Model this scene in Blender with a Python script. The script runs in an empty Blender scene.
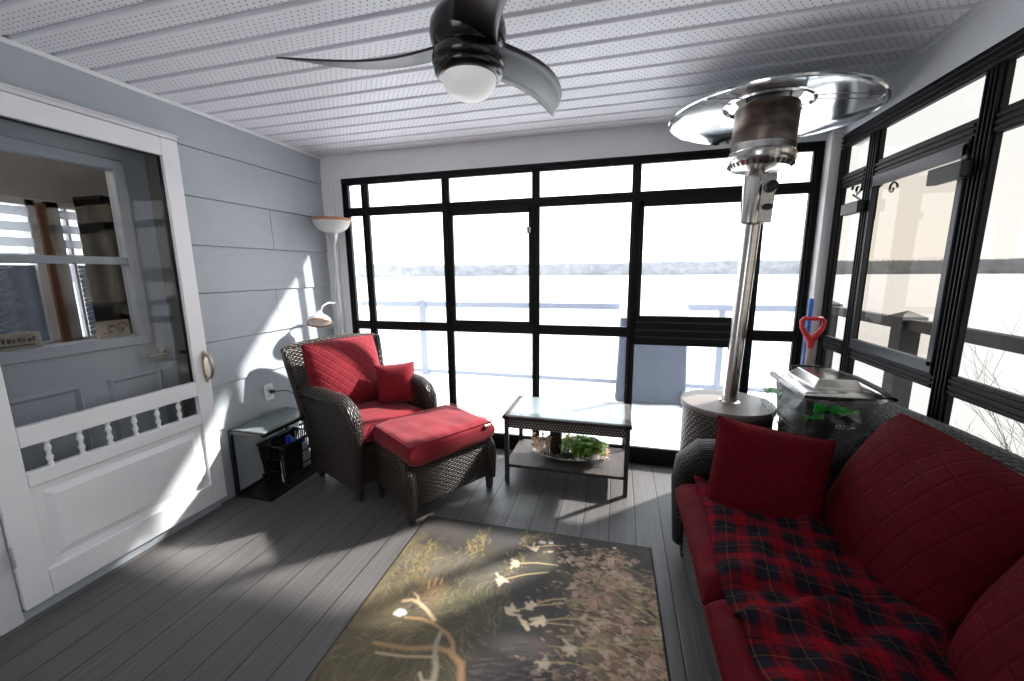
import bpy, math, random
import numpy as np
from mathutils import Vector, Matrix, noise

S = bpy.context.scene
COL = S.collection
PI = math.pi
rnd = random.Random(7)

# ------------------------------------------------------------------ colours / node helpers
def lin(v):
    v /= 255.0
    return v / 12.92 if v <= 0.04045 else ((v + 0.055) / 1.055) ** 2.4
def rgb(r, g, b):
    return (lin(r), lin(g), lin(b), 1.0)

class NT:
    def __init__(s, name):
        s.m = bpy.data.materials.new(name); s.m.use_nodes = True
        s.t = s.m.node_tree; s.t.nodes.clear()
        s.out = s.n('ShaderNodeOutputMaterial')
    def n(s, typ, **kw):
        x = s.t.nodes.new(typ)
        for k, v in kw.items(): setattr(x, k, v)
        return x
    def l(s, a, b): s.t.links.new(a, b)
    def put(s, sock, v):
        if hasattr(v, 'is_output') or isinstance(v, bpy.types.NodeSocket): s.l(v, sock)
        else: sock.default_value = v
    def math(s, op, a, b=None, c=None):
        x = s.n('ShaderNodeMath', operation=op)
        s.put(x.inputs[0], a)
        if b is not None: s.put(x.inputs[1], b)
        if c is not None: s.put(x.inputs[2], c)
        return x.outputs[0]
    def mix(s, f, a, b, mode='MIX'):
        x = s.n('ShaderNodeMix', data_type='RGBA', blend_type=mode)
        s.put(x.inputs[0], f); s.put(x.inputs[6], a); s.put(x.inputs[7], b)
        return x.outputs[2]
    def ramp(s, f, pts, interp='LINEAR'):
        x = s.n('ShaderNodeValToRGB'); r = x.color_ramp; r.interpolation = interp
        while len(r.elements) < len(pts): r.elements.new(0.5)
        for e, (p, c) in zip(r.elements, pts):
            e.position = p; e.color = c
        s.put(x.inputs[0], f)
        return x.outputs[0]
    def noise(s, vec, scale, detail=4, rough=0.55):
        x = s.n('ShaderNodeTexNoise'); x.inputs['Scale'].default_value = scale
        x.inputs['Detail'].default_value = detail; x.inputs['Roughness'].default_value = rough
        if vec is not None: s.l(vec, x.inputs['Vector'])
        return x.outputs['Fac']
    def scaled(s, vec, sc):
        x = s.n('ShaderNodeMapping'); x.inputs['Scale'].default_value = sc
        s.l(vec, x.inputs['Vector']); return x.outputs[0]
    def pos(s): return s.n('ShaderNodeNewGeometry').outputs['Position']
    def objc(s): return s.n('ShaderNodeTexCoord').outputs['Object']
    def uv(s): return s.n('ShaderNodeTexCoord').outputs['UV']
    def sep(s, v):
        x = s.n('ShaderNodeSeparateXYZ'); s.l(v, x.inputs[0]); return x.outputs
    def bump(s, h, strength=0.3, dist=0.01):
        x = s.n('ShaderNodeBump'); x.inputs['Strength'].default_value = strength
        x.inputs['Distance'].default_value = dist; s.l(h, x.inputs['Height']); return x.outputs[0]
    def bsdf(s, color, rough=0.5, metal=0.0, normal=None, spec=0.5, sheen=0.0, coat=0.0):
        p = s.n('ShaderNodeBsdfPrincipled')
        s.put(p.inputs['Base Color'], color); s.put(p.inputs['Roughness'], rough)
        s.put(p.inputs['Metallic'], metal); s.put(p.inputs['Specular IOR Level'], spec)
        if sheen: p.inputs['Sheen Weight'].default_value = sheen
        if coat: p.inputs['Coat Weight'].default_value = coat
        if normal is not None: s.l(normal, p.inputs['Normal'])
        return p
    def done(s, shader):
        s.l(shader.outputs[0] if hasattr(shader, 'outputs') else shader, s.out.inputs[0]); return s.m

def plain(name, col, rough=0.5, metal=0.0, var=0.12, nscale=12.0, bump=0.0, bscale=60.0, spec=0.5, stretch=(1, 1, 1), coat=0.0, sheen=0.0):
    t = NT(name); o = t.scaled(t.objc(), stretch)
    f = t.noise(o, nscale, 5)
    a = tuple(c * (1 - var) for c in col[:3]) + (1,); b = tuple(min(1, c * (1 + var)) for c in col[:3]) + (1,)
    c = t.ramp(f, [(0.3, a), (0.7, b)])
    nm = t.bump(t.noise(o, bscale, 4), bump, 0.004) if bump else None
    return t.done(t.bsdf(c, rough, metal, nm, spec, sheen, coat))

# ------------------------------------------------------------------ mesh building
class MB:
    def __init__(s): s.v = []; s.f = []; s.uv = []
    def add(s, vs, fs, uvs=None):
        o = len(s.v); s.v += [tuple(v) for v in vs]
        for i, f in enumerate(fs):
            s.f.append(tuple(o + k for k in f)); s.uv.append(uvs[i] if uvs else None)
        return s
    def sheet_y(s, x0, x1, y, z0, z1): return s.add([(x0, y, z0), (x1, y, z0), (x1, y, z1), (x0, y, z1)], [(0, 1, 2, 3)])
    def sheet_x(s, x, y0, y1, z0, z1): return s.add([(x, y0, z0), (x, y1, z0), (x, y1, z1), (x, y0, z1)], [(0, 1, 2, 3)])
    def box(s, x0, x1, y0, y1, z0, z1, m=None):
        vs = [(x, y, z) for z in (z0, z1) for y in (y0, y1) for x in (x0, x1)]
        if m is not None: vs = [m @ Vector(v) for v in vs]
        return s.add(vs, [(0, 2, 3, 1), (4, 5, 7, 6), (0, 1, 5, 4), (2, 6, 7, 3), (0, 4, 6, 2), (1, 3, 7, 5)])
    def taper(s, c0, h0, c1, h1):
        # box between two rectangles (centre, half x, half y at each z)
        vs = []
        for c, h in ((c0, h0), (c1, h1)):
            for sy in (-1, 1):
                for sx in (-1, 1): vs.append((c[0] + sx * h[0], c[1] + sy * h[1], c[2]))
        return s.add(vs, [(0, 2, 3, 1), (4, 5, 7, 6), (0, 1, 5, 4), (2, 6, 7, 3), (0, 4, 6, 2), (1, 3, 7, 5)])
    def grid(s, fn, nu, nv, uvfn=None, wu=False, wv=False):
        vs = [fn(i / nu, j / nv) for j in range(nv + (0 if wv else 1)) for i in range(nu + (0 if wu else 1))]
        W = nu + (0 if wu else 1); H = nv + (0 if wv else 1); fs = []; uvs = []
        for j in range(nv):
            for i in range(nu):
                q = [(i, j), (i + 1, j), (i + 1, j + 1), (i, j + 1)]
                fs.append(tuple((b % H) * W + (a % W) for a, b in q))
                uvs.append([uvfn(a / nu, b / nv) for a, b in q] if uvfn else None)
        return s.add(vs, fs, uvs if uvfn else None)
    def tube(s, path, rad, n=10, cap=True, closed=False):
        P = [Vector(p) for p in path]; L = len(P)
        R = rad if isinstance(rad, (list, tuple)) else [rad] * L
        nx = None; vs = []; acc = 0; al = []
        for i in range(L):
            if closed: t = (P[(i + 1) % L] - P[i - 1])
            else: t = P[min(i + 1, L - 1)] - P[max(i - 1, 0)]
            t.normalize()
            if nx is None:
                a = Vector((0, 0, 1)) if abs(t.z) < 0.9 else Vector((1, 0, 0))
                nx = t.cross(a).normalized()
            else:
                nx = (nx - t * nx.dot(t)).normalized()
            b = t.cross(nx)
            if i: acc += (P[i] - P[i - 1]).length
            al.append(acc)
            for k in range(n):
                an = 2 * PI * k / n
                vs.append(P[i] + (nx * math.cos(an) + b * math.sin(an)) * R[i])
        fs = []; uvs = []
        for i in range(L if closed else L - 1):
            i2 = (i + 1) % L; l2 = al[i2] if i2 else acc + (P[0] - P[-1]).length
            for k in range(n):
                k2 = (k + 1) % n
                fs.append((i * n + k, i * n + k2, i2 * n + k2, i2 * n + k))
                w = 2 * PI * max(R[i], R[i2]) / n
                uvs.append([(al[i], k * w), (al[i], (k + 1) * w), (l2, (k + 1) * w), (l2, k * w)])
        if cap and not closed:
            fs.append(tuple(range(n - 1, -1, -1))); uvs.append([(0, 0)] * n)
            fs.append(tuple((L - 1) * n + k for k in range(n))); uvs.append([(0, 0)] * n)
        return s.add(vs, fs, uvs)
    def lathe(s, prof, n=40, c=(0, 0, 0), cap=True):
        vs = []; al = [0]
        for i in range(1, len(prof)):
            al.append(al[-1] + math.hypot(prof[i][0] - prof[i - 1][0], prof[i][1] - prof[i - 1][1]))
        for r, z in prof:
            for k in range(n):
                a = 2 * PI * k / n; vs.append((c[0] + r * math.cos(a), c[1] + r * math.sin(a), c[2] + z))
        fs = []; uvs = []
        rm = max(p[0] for p in prof)
        for i in range(len(prof) - 1):
            for k in range(n):
                k2 = (k + 1) % n; fs.append((i * n + k, i * n + k2, (i + 1) * n + k2, (i + 1) * n + k))
                w = 2 * PI * rm / n
                uvs.append([(k * w, al[i]), ((k + 1) * w, al[i]), ((k + 1) * w, al[i + 1]), (k * w, al[i + 1])])
        if cap:
            if prof[0][0] > 1e-5: fs.append(tuple(range(n - 1, -1, -1))); uvs.append([(vs[k][0], vs[k][1]) for k in range(n - 1, -1, -1)])
            if prof[-1][0] > 1e-5:
                b = (len(prof) - 1) * n; fs.append(tuple(b + k for k in range(n))); uvs.append([(vs[b + k][0], vs[b + k][1]) for k in range(n)])
        return s.add(vs, fs, uvs)
    def prism(s, poly, fn, t0, t1):
        # poly of 2d points; fn(a, b, t) -> 3d
        n = len(poly); vs = [fn(a, b, t0) for a, b in poly] + [fn(a, b, t1) for a, b in poly]
        fs = [tuple(range(n - 1, -1, -1)), tuple(range(n, 2 * n))] + [(i, (i + 1) % n, n + (i + 1) % n, n + i) for i in range(n)]
        return s.add(vs, fs)
    def rotated(s, m):
        s.v = [tuple(m @ Vector(v)) for v in s.v]; return s

def obj(name, mb, mat, parent=None, smooth=None, bevel=0.0, loc=None, rot=None, solid=0.0, segs=2):
    me = bpy.data.meshes.new(name)
    me.from_pydata(mb.v, [], mb.f)
    uvl = me.uv_layers.new(name='UVMap')
    V = mb.v; li = 0; buf = [0.0] * (2 * len(me.loops))
    for poly, uv in zip(me.polygons, mb.uv):
        if uv is None:
            nrm = poly.normal; ax = max(range(3), key=lambda k: abs(nrm[k]))
            for k, vi in enumerate(poly.vertices):
                p = V[vi]; a = (p[1], p[2]) if ax == 0 else (p[0], p[2]) if ax == 1 else (p[0], p[1])
                buf[2 * (poly.loop_start + k)] = a[0]; buf[2 * (poly.loop_start + k) + 1] = a[1]
        else:
            for k in range(len(poly.vertices)):
                buf[2 * (poly.loop_start + k)] = uv[k][0]; buf[2 * (poly.loop_start + k) + 1] = uv[k][1]
    uvl.data.foreach_set('uv', buf)
    if mat is not None: me.materials.append(mat)
    if smooth is not None:
        me.polygons.foreach_set('use_smooth', [True] * len(me.polygons))
        if smooth < 179: me.set_sharp_from_angle(angle=math.radians(smooth))
    me.update()
    o = bpy.data.objects.new(name, me); COL.objects.link(o)
    if parent is not None: o.parent = parent
    if loc is not None: o.location = loc
    if rot is not None: o.rotation_euler = rot
    if bevel:
        b = o.modifiers.new('Bevel', 'BEVEL'); b.width = bevel; b.segments = segs; b.limit_method = 'ANGLE'; b.angle_limit = math.radians(40)
        if smooth is None:
            me.polygons.foreach_set('use_smooth', [True] * len(me.polygons)); b.harden_normals = True
            me.set_sharp_from_angle(angle=math.radians(35))
    if solid:
        m = o.modifiers.new('Solidify', 'SOLIDIFY'); m.thickness = solid; m.offset = 0
    return o

def tag(o, label, cat, group=None, kind=None):
    o['label'] = label; o['category'] = cat
    if group: o['group'] = group
    if kind: o['kind'] = kind
    return o
def empty(name, label, cat, loc=(0, 0, 0), rz=0.0, group=None, kind=None):
    e = bpy.data.objects.new(name, None); COL.objects.link(e); e.empty_display_size = 0.1
    e.location = loc; e.rotation_euler = (0, 0, rz)
    return tag(e, label, cat, group, kind)
def struct(name, mb, mat, label, cat, **kw):
    return tag(obj(name, mb, mat, **kw), label, cat, kind='structure')
def frame_at(o, origin, xa, za):
    """orient an object: local x along xa, local z close to za"""
    x = Vector(xa).normalized(); z = Vector(za); z = (z - x * z.dot(x)).normalized(); y = z.cross(x)
    m = Matrix((x, y, z)).transposed().to_4x4(); m.translation = Vector(origin); o.matrix_world = m
    return o
def copy_tree(o, parent=None):
    c = o.copy(); COL.objects.link(c); c.parent = parent
    for ch in list(o.children): copy_tree(ch, c)
    return c

# ------------------------------------------------------------------ materials
def wicker_mat(name, bw, rh, dark, mid, light, rough=0.42, bump=0.9):
    t = NT(name); u = t.sep(t.uv())
    v = t.math('DIVIDE', u[1], rh); row = t.math('FLOOR', v)
    sh = t.math('MULTIPLY', t.math('MODULO', t.math('ABSOLUTE', row), 2.0), 0.5)
    cu = t.math('FRACT', t.math('ADD', t.math('DIVIDE', u[0], bw), sh)); fv = t.math('FRACT', v)
    hv = t.math('SINE', t.math('MULTIPLY', fv, PI)); hu = t.math('SINE', t.math('MULTIPLY', cu, PI))
    h = t.math('MULTIPLY', t.math('POWER', hv, 0.6), t.math('POWER', hu, 0.5))
    c = t.ramp(h, [(0.12, dark), (0.55, mid), (1.0, light)])  # gap shade and strand highlight are put into the colour
    nz = t.noise(t.objc(), 35, 3)
    c = t.mix(t.math('MULTIPLY', nz, 0.5), c, dark)
    return t.done(t.bsdf(c, rough, 0, t.bump(h, bump, 0.006), 0.5))
M = {}
M['wicker'] = wicker_mat('dark brown wicker', 0.042, 0.013, rgb(6, 4, 4), rgb(36, 27, 23), rgb(84, 69, 61), 0.33, 1.0)
M['wicker_table'] = wicker_mat('table wicker', 0.022, 0.007, rgb(14, 11, 10), rgb(58, 48, 45), rgb(96, 84, 79), 0.4)
M['wicker_black'] = wicker_mat('black wicker', 0.034, 0.011, rgb(3, 3, 3), rgb(18, 17, 17), rgb(40, 39, 39), 0.42)
M['wicker_bead'] = wicker_mat('chunky base wicker', 0.034, 0.019, rgb(8, 6, 6), rgb(54, 45, 42), rgb(120, 108, 100), 0.35, 1.0)
def lattice_mat():
    t = NT('open wicker lattice'); u = t.sep(t.uv())
    a = t.math('SINE', t.math('MULTIPLY', t.math('ADD', u[0], t.math('MULTIPLY', u[1], 0.6)), 2 * PI / 0.040)); b = t.math('SINE', t.math('MULTIPLY', t.math('SUBTRACT', u[0], t.math('MULTIPLY', u[1], 0.6)), 2 * PI / 0.040))
    v = t.math('SINE', t.math('MULTIPLY', u[1], 2 * PI / 0.032))
    h = t.math('GREATER_THAN', t.math('MULTIPLY', t.math('MULTIPLY', a, b), v), 0.22)  # pale dots painted in for light showing through the lattice
    c = t.mix(t.noise(t.objc(), 60, 3), rgb(20, 16, 15), rgb(70, 61, 58)); c = t.mix(t.math('MULTIPLY', h, 0.75), c, rgb(196, 190, 184)); return t.done(t.bsdf(c, 0.4))
M['lattice'] = lattice_mat()
M['wicker_edge'] = plain('wicker frame bar', rgb(50, 42, 39), 0.4, var=0.25, nscale=40, bump=0.3, bscale=120)

def fabric(name, col, quilt=None, sheen=0.12, linecol=0.62, bump=0.45, ang=45.0, spec=0.2):
    t = NT(name); uv = t.uv(); u = t.sep(uv)
    nz = t.noise(t.objc(), 9, 4); fine = t.noise(t.objc(), 420, 2)
    a = tuple(c * 0.82 for c in col[:3]) + (1,); b = tuple(min(1, c * 1.15) for c in col[:3]) + (1,)
    c = t.ramp(nz, [(0.3, a), (0.7, b)])
    h = t.math('MULTIPLY', fine, 0.03)
    wr = t.noise(t.scaled(t.objc(), (6, 14, 10)), 1.0, 3)
    h = t.math('ADD', h, t.math('MULTIPLY', wr, 0.9))
    if quilt:
        ca, sa = math.cos(math.radians(ang)), math.sin(math.radians(ang))
        p = t.math('FRACT', t.math('DIVIDE', t.math('ADD', t.math('MULTIPLY', u[0], ca), t.math('MULTIPLY', u[1], sa)), quilt))
        q = t.math('FRACT', t.math('DIVIDE', t.math('SUBTRACT', t.math('MULTIPLY', u[1], ca), t.math('MULTIPLY', u[0], sa)), quilt))
        dp = t.math('ABSOLUTE', t.math('SUBTRACT', p, 0.5)); dq = t.math('ABSOLUTE', t.math('SUBTRACT', q, 0.5))
        d = t.math('MINIMUM', dp, dq)
        g = t.n('ShaderNodeMapRange'); g.interpolation_type = 'SMOOTHSTEP'
        g.inputs['From Min'].default_value = 0.0; g.inputs['From Max'].default_value = 0.13
        t.l(d, g.inputs['Value'])
        h = t.math('ADD', h, t.math('MULTIPLY', g.outputs[0], 1.0))
        lc = tuple(x * linecol for x in col[:3]) + (1,)
        k = t.n('ShaderNodeMapRange'); k.inputs['From Max'].default_value = 0.035; t.l(d, k.inputs['Value'])
        c = t.mix(k.outputs[0], lc, c)
    return t.done(t.bsdf(c, 0.78, 0, t.bump(h, bump, 0.008), spec, sheen))
RED = rgb(124, 21, 34)
M['red_quilt'] = fabric('red quilted fabric', RED, 0.046)
M['red'] = fabric('red smooth fabric', RED)
SHADED_RED = rgb(88, 9, 20)  # sofa reds darkened so the shade there sits in the colour
M['dred_quilt'] = fabric('dark red quilted fabric', rgb(78, 9, 18), 0.058, ang=14.0, bump=0.3, sheen=0.0, spec=0.06)
M['dred_diamond'] = fabric('dark red diamond quilted fabric', SHADED_RED, 0.05, bump=0.26, sheen=0.0, spec=0.06)
M['dred'] = fabric('dark red smooth fabric', SHADED_RED, bump=0.6, sheen=0.0, spec=0.08)
M['white_tag'] = plain('white tag', rgb(225, 225, 222), 0.6)

def floor_mat():
    t = NT('grey composite deck boards'); p = t.sep(t.pos())
    xs = t.math('DIVIDE', t.math('ADD', p[0], 5.03), 0.1435)
    idx = t.math('FLOOR', xs); fr = t.math('FRACT', xs)
    wn = t.n('ShaderNodeTexWhiteNoise', noise_dimensions='1D'); t.l(idx, wn.inputs['W'])
    cmb = t.n('ShaderNodeCombineXYZ'); t.l(t.math('MULTIPLY', p[0], 95.0), cmb.inputs[0]); t.l(t.math('MULTIPLY', p[1], 2.2), cmb.inputs[1]); t.l(t.math('MULTIPLY', idx, 3.7), cmb.inputs[2])
    gr = t.noise(cmb.outputs[0], 1.0, 5, 0.6)
    rib = t.math('SINE', t.math('MULTIPLY', p[0], 2 * PI / 0.0095))
    c = t.ramp(gr, [(0.25, rgb(80, 78, 78)), (0.5, rgb(97, 94, 93)), (0.78, rgb(116, 112, 109))])
    c = t.mix(t.math('MULTIPLY', wn.outputs[0], 0.3), c, rgb(74, 74, 77))
    edge = t.math('MINIMUM', fr, t.math('SUBTRACT', 1.0, fr))
    g = t.n('ShaderNodeMapRange'); g.inputs['From Min'].default_value = 0.012; g.inputs['From Max'].default_value = 0.03; t.l(edge, g.inputs['Value'])
    c = t.mix(g.outputs[0], rgb(22, 22, 23), c)
    blot = t.noise(t.pos(), 2.2, 4)
    c = t.mix(t.math('MULTIPLY', blot, 0.35), c, rgb(70, 68, 68))
    h = t.math('ADD', t.math('MULTIPLY', gr, 0.30), t.math('MULTIPLY', rib, 0.05))
    h = t.math('ADD', h, t.math('MULTIPLY', g.outputs[0], 0.8))
    return t.done(t.bsdf(c, 0.42, 0, t.bump(h, 0.4, 0.004), 0.5))
M['floor'] = floor_mat()

def ceil_mat():
    t = NT('white perforated soffit'); p = t.sep(t.pos())
    a = t.math('SUBTRACT', t.math('FRACT', t.math('DIVIDE', p[0], 0.0285)), 0.5)
    row = t.math('DIVIDE', p[1], 0.019)
    sh = t.math('MULTIPLY', t.math('MODULO', t.math('ABSOLUTE', t.math('FLOOR', row)), 2.0), 0.5)
    a = t.math('SUBTRACT', t.math('FRACT', t.math('ADD', t.math('DIVIDE', p[0], 0.0285), sh)), 0.5)
    b = t.math('SUBTRACT', t.math('FRACT', row), 0.5)
    d = t.math('SQRT', t.math('ADD', t.math('POWER', t.math('MULTIPLY', a, 0.0285), 2.0), t.math('POWER', t.math('MULTIPLY', b, 0.019), 2.0)))
    k = t.math('LESS_THAN', d, 0.0032)
    pf = t.math('FRACT', t.math('DIVIDE', t.math('ADD', p[1], 1.36 - 0.007), 0.1335))
    k = t.math('MULTIPLY', k, t.math('GREATER_THAN', pf, 0.2))
    nz = t.noise(t.pos(), 1.5, 3)
    c = t.ramp(nz, [(0.3, rgb(226, 226, 231)), (0.7, rgb(234, 234, 238))])
    c = t.mix(k, c, rgb(84, 84, 90))
    line = t.math('LESS_THAN', t.math('ABSOLUTE', t.math('SUBTRACT', pf, 0.075)), 0.05)
    c = t.mix(t.math('MULTIPLY', line, 0.12), c, rgb(150, 152, 170))  # bluish shadow of each panel channel tinted in
    return t.done(t.bsdf(c, 0.45, 0, None, 0.35))
M['ceiling'] = ceil_mat()

def siding_mat():
    t = NT('pale blue-grey wood grain siding'); p = t.pos()
    g = t.noise(t.scaled(p, (1, 3.0, 38)), 1.0, 6, 0.6)
    w = t.noise(t.scaled(p, (1, 9.0, 120)), 1.0, 3, 0.6)
    c = t.ramp(t.noise(p, 1.7, 3), [(0.3, rgb(170, 177, 185)), (0.7, rgb(180, 186, 193))])
    h = t.math('ADD', g, t.math('MULTIPLY', w, 0.5))
    return t.done(t.bsdf(c, 0.5, 0, t.bump(h, 0.6, 0.004), 0.3))
M['siding'] = siding_mat()
M['white'] = plain('white painted trim', rgb(216, 216, 219), 0.4, var=0.03, nscale=3, bump=0.03, bscale=30)
M['door_white'] = plain('white enamel screen door', rgb(240, 240, 243), 0.32, var=0.02, nscale=4)
M['spindle_white'] = M['door_white']
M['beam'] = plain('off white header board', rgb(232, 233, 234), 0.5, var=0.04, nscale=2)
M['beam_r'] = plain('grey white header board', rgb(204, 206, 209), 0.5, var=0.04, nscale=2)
M['blackframe'] = plain('black aluminium frame', rgb(15, 15, 17), 0.45, var=0.15, nscale=6, spec=0.2)
M['sashframe'] = plain('dark slate sash rail', rgb(40, 45, 54), 0.32, var=0.12, nscale=6, spec=0.4)
M['bluedoor'] = plain('blue grey steel door', rgb(176, 184, 192), 0.42, var=0.03, nscale=3)
M['bluedoor_dk'] = plain('door jamb taupe', rgb(122, 120, 116), 0.5, var=0.06)
M['rubber'] = plain('black seal', rgb(14, 14, 15), 0.6)
M['nickel'] = plain('brushed nickel', rgb(190, 178, 162), 0.28, 1.0, var=0.1, nscale=30)
M['steel'] = plain('stainless steel', rgb(196, 192, 188), 0.2, 1.0, var=0.1, nscale=9, stretch=(1, 1, 6), bump=0.05, bscale=20)
M['steel_lid'] = plain('brushed stainless lid', rgb(182, 180, 178), 0.22, 1.0, var=0.12, nscale=10, stretch=(4, 1, 1))
M['mirror'] = plain('polished aluminium', rgb(226, 229, 232), 0.13, 1.0, var=0.03, nscale=3, bump=0.08, bscale=3)
def emitter_mat():
    t = NT('heat stained mesh'); p = t.sep(t.objc())
    n = t.noise(t.scaled(t.objc(), (3, 3, 7)), 2.2, 4)
    c = t.ramp(n, [(0.3, rgb(62, 56, 53)), (0.48, rgb(112, 98, 88)), (0.6, rgb(140, 126, 116)), (0.8, rgb(74, 70, 70))])
    z = t.n('ShaderNodeMapRange'); z.inputs['From Min'].default_value = 1.44; z.inputs['From Max'].default_value = 1.36; t.l(p[2], z.inputs['Value'])
    c = t.mix(t.math('MULTIPLY', z.outputs[0], 0.6), c, rgb(120, 112, 108))
    dots = t.math('MULTIPLY', t.math('SINE', t.math('MULTIPLY', t.sep(t.uv())[0], 2 * PI / 0.008)), t.math('SINE', t.math('MULTIPLY', t.sep(t.uv())[1], 2 * PI / 0.008)))
    c = t.mix(t.math('MULTIPLY', t.math('GREATER_THAN', dots, 0.35), 0.5), c, rgb(16, 13, 12))
    return t.done(t.bsdf(c, 0.34, 0.7, None))
M['emitter'] = emitter_mat()
M['blackmetal'] = plain('black powder coat', rgb(20, 20, 21), 0.4, var=0.15)
M['blackgloss'] = plain('black gloss', rgb(9, 9, 10), 0.22, var=0.1, coat=0.2)
M['blade'] = plain('satin grey black blade', rgb(36, 37, 41), 0.33, var=0.08, nscale=4, spec=0.6)
M['blackplastic'] = plain('black plastic', rgb(17, 17, 18), 0.45, var=0.15)
M['blackcloth'] = plain('black cloth cover', rgb(10, 10, 12), 0.9, var=0.2, nscale=6, bump=0.4, bscale=12)
M['browndisc'] = plain('dark taupe lid', rgb(112, 102, 97), 0.4, var=0.06, nscale=5)
M['bottleblue'] = plain('blue plastic', rgb(14, 62, 190), 0.3)
M['bottlewhite'] = plain('translucent white plastic', rgb(205, 212, 220), 0.3)
M['lampmetal'] = plain('silver lamp pole', rgb(188, 190, 193), 0.35, 0.5, var=0.04)
def shade_mat(name, col, trans=0.35, emit=0.0):
    t = NT(name); f = t.noise(t.objc(), 8, 2)
    c = t.ramp(f, [(0.3, tuple(x * .97 for x in col[:3]) + (1,)), (0.7, col)])
    p = t.bsdf(c, 0.35); tr = t.n('ShaderNodeBsdfTranslucent'); t.l(c, tr.inputs[0])
    p.inputs['Emission Color'].default_value = (1, 0.98, 0.95, 1); p.inputs['Emission Strength'].default_value = emit
    m = t.n('ShaderNodeMixShader'); m.inputs[0].default_value = trans; t.l(p.outputs[0], m.inputs[1]); t.l(tr.outputs[0], m.inputs[2])
    return t.done(m)
M['opal'] = shade_mat('opal glass', rgb(246, 246, 246), 0.3, 0.16)  # slight emission added to brighten the fan globe
M['blind'] = shade_mat('white zebra blind', rgb(235, 237, 240), 0.55)
M['decal'] = shade_mat('white branch pattern', rgb(246, 248, 250), 0.8)
M['decalback'] = shade_mat('grey frosted window film', rgb(56, 59, 66), 0.6)
M['shadewhite'] = shade_mat('white lamp shade', rgb(235, 234, 232))
M['copper'] = plain('copper rim', rgb(176, 122, 88), 0.4, 0.3, var=0.1)
M['cream'] = plain('inner lamp reflector', rgb(222, 205, 190), 0.3)

def glass_mat(name, tint, refl=0.6, rough=0.0, haze=0.0, hazecol=(0.9, 0.92, 0.95, 1)):
    t = NT(name)
    tr = t.n('ShaderNodeBsdfTransparent'); 
    nz = t.noise(t.objc(), 1.3, 3); c = t.ramp(nz, [(0.3, tuple(x * .985 for x in tint[:3]) + (1,)), (0.7, tint)]); t.l(c, tr.inputs[0])
    gl = t.n('ShaderNodeBsdfGlossy'); gl.inputs['Roughness'].default_value = rough
    lw = t.n('ShaderNodeLayerWeight'); lw.inputs[0].default_value = 0.5
    f = t.math('MULTIPLY', t.math('MULTIPLY_ADD', t.math('POWER', lw.outputs['Facing'], 5.0), 0.94, 0.06), refl)
    m = t.n('ShaderNodeMixShader'); t.l(f, m.inputs[0]); t.l(tr.outputs[0], m.inputs[1]); t.l(gl.outputs[0], m.inputs[2])
    if haze:
        d = t.n('ShaderNodeBsdfTranslucent'); d.inputs[0].default_value = hazecol
        m2 = t.n('ShaderNodeMixShader'); m2.inputs[0].default_value = haze
        t.l(m.outputs[0], m2.inputs[1]); t.l(d.outputs[0], m2.inputs[2]); m = m2
    return t.done(m)
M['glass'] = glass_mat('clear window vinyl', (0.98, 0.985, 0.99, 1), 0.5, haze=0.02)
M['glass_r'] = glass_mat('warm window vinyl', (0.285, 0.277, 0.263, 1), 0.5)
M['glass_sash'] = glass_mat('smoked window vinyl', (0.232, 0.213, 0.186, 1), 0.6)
M['glass_door'] = glass_mat('dusky door pane', (0.80, 0.81, 0.82, 1), 0.28)
M['glass_in'] = glass_mat('door light pane', (0.9, 0.92, 0.93, 1), 0.4)
def table_glass(name, tint, dcol, ds):
    t = NT(name)
    b = t.bump(t.noise(t.objc(), 160, 3), 0.5, 0.003)
    tr = t.n('ShaderNodeBsdfTransparent'); tr.inputs[0].default_value = tint
    d = t.n('ShaderNodeBsdfDiffuse'); d.inputs[0].default_value = dcol
    gl = t.n('ShaderNodeBsdfGlossy'); gl.inputs['Roughness'].default_value = 0.16; t.l(b, gl.inputs['Normal'])
    m = t.n('ShaderNodeMixShader'); m.inputs[0].default_value = ds; t.l(tr.outputs[0], m.inputs[1]); t.l(d.outputs[0], m.inputs[2])
    lw = t.n('ShaderNodeLayerWeight'); lw.inputs[0].default_value = 0.5
    f = t.math('MINIMUM', t.math('MULTIPLY_ADD', t.math('POWER', lw.outputs['Facing'], 4.0), 0.55, 0.10), 0.9)
    m2 = t.n('ShaderNodeMixShader'); t.l(f, m2.inputs[0]); t.l(m.outputs[0], m2.inputs[1]); t.l(gl.outputs[0], m2.inputs[2])
    return t.done(m2)
M['tableglass'] = table_glass('pebbled table glass', (0.78, 0.85, 0.86, 1), (0.46, 0.54, 0.56, 1), 0.45)
M['sideglass'] = table_glass('frosted green glass', (0.45, 0.52, 0.52, 1), (0.26, 0.32, 0.32, 1), 0.7)
def wrap_mat():
    t = NT('clear crinkled plastic')
    b = t.bump(t.noise(t.objc(), 22, 4, 0.7), 1.0, 0.02)
    tr = t.n('ShaderNodeBsdfTransparent'); tr.inputs[0].default_value = (0.9, 0.92, 0.92, 1)
    gl = t.n('ShaderNodeBsdfGlossy'); gl.inputs['Roughness'].default_value = 0.06; t.l(b, gl.inputs['Normal'])
    lw = t.n('ShaderNodeLayerWeight'); lw.inputs[0].default_value = 0.25; t.l(b, lw.inputs['Normal'])
    f = t.math('MINIMUM', t.math('MULTIPLY_ADD', lw.outputs['Facing'], 0.5, 0.07), 0.65)
    m = t.n('ShaderNodeMixShader'); t.l(f, m.inputs[0]); t.l(tr.outputs[0], m.inputs[1]); t.l(gl.outputs[0], m.inputs[2])
    return t.done(m)
M['wrap'] = wrap_mat()
M['green'] = plain('green strap', rgb(20, 150, 30), 0.35, var=0.2, nscale=20)
M['redplastic'] = plain('red plastic grip', rgb(196, 36, 48), 0.35)
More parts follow.
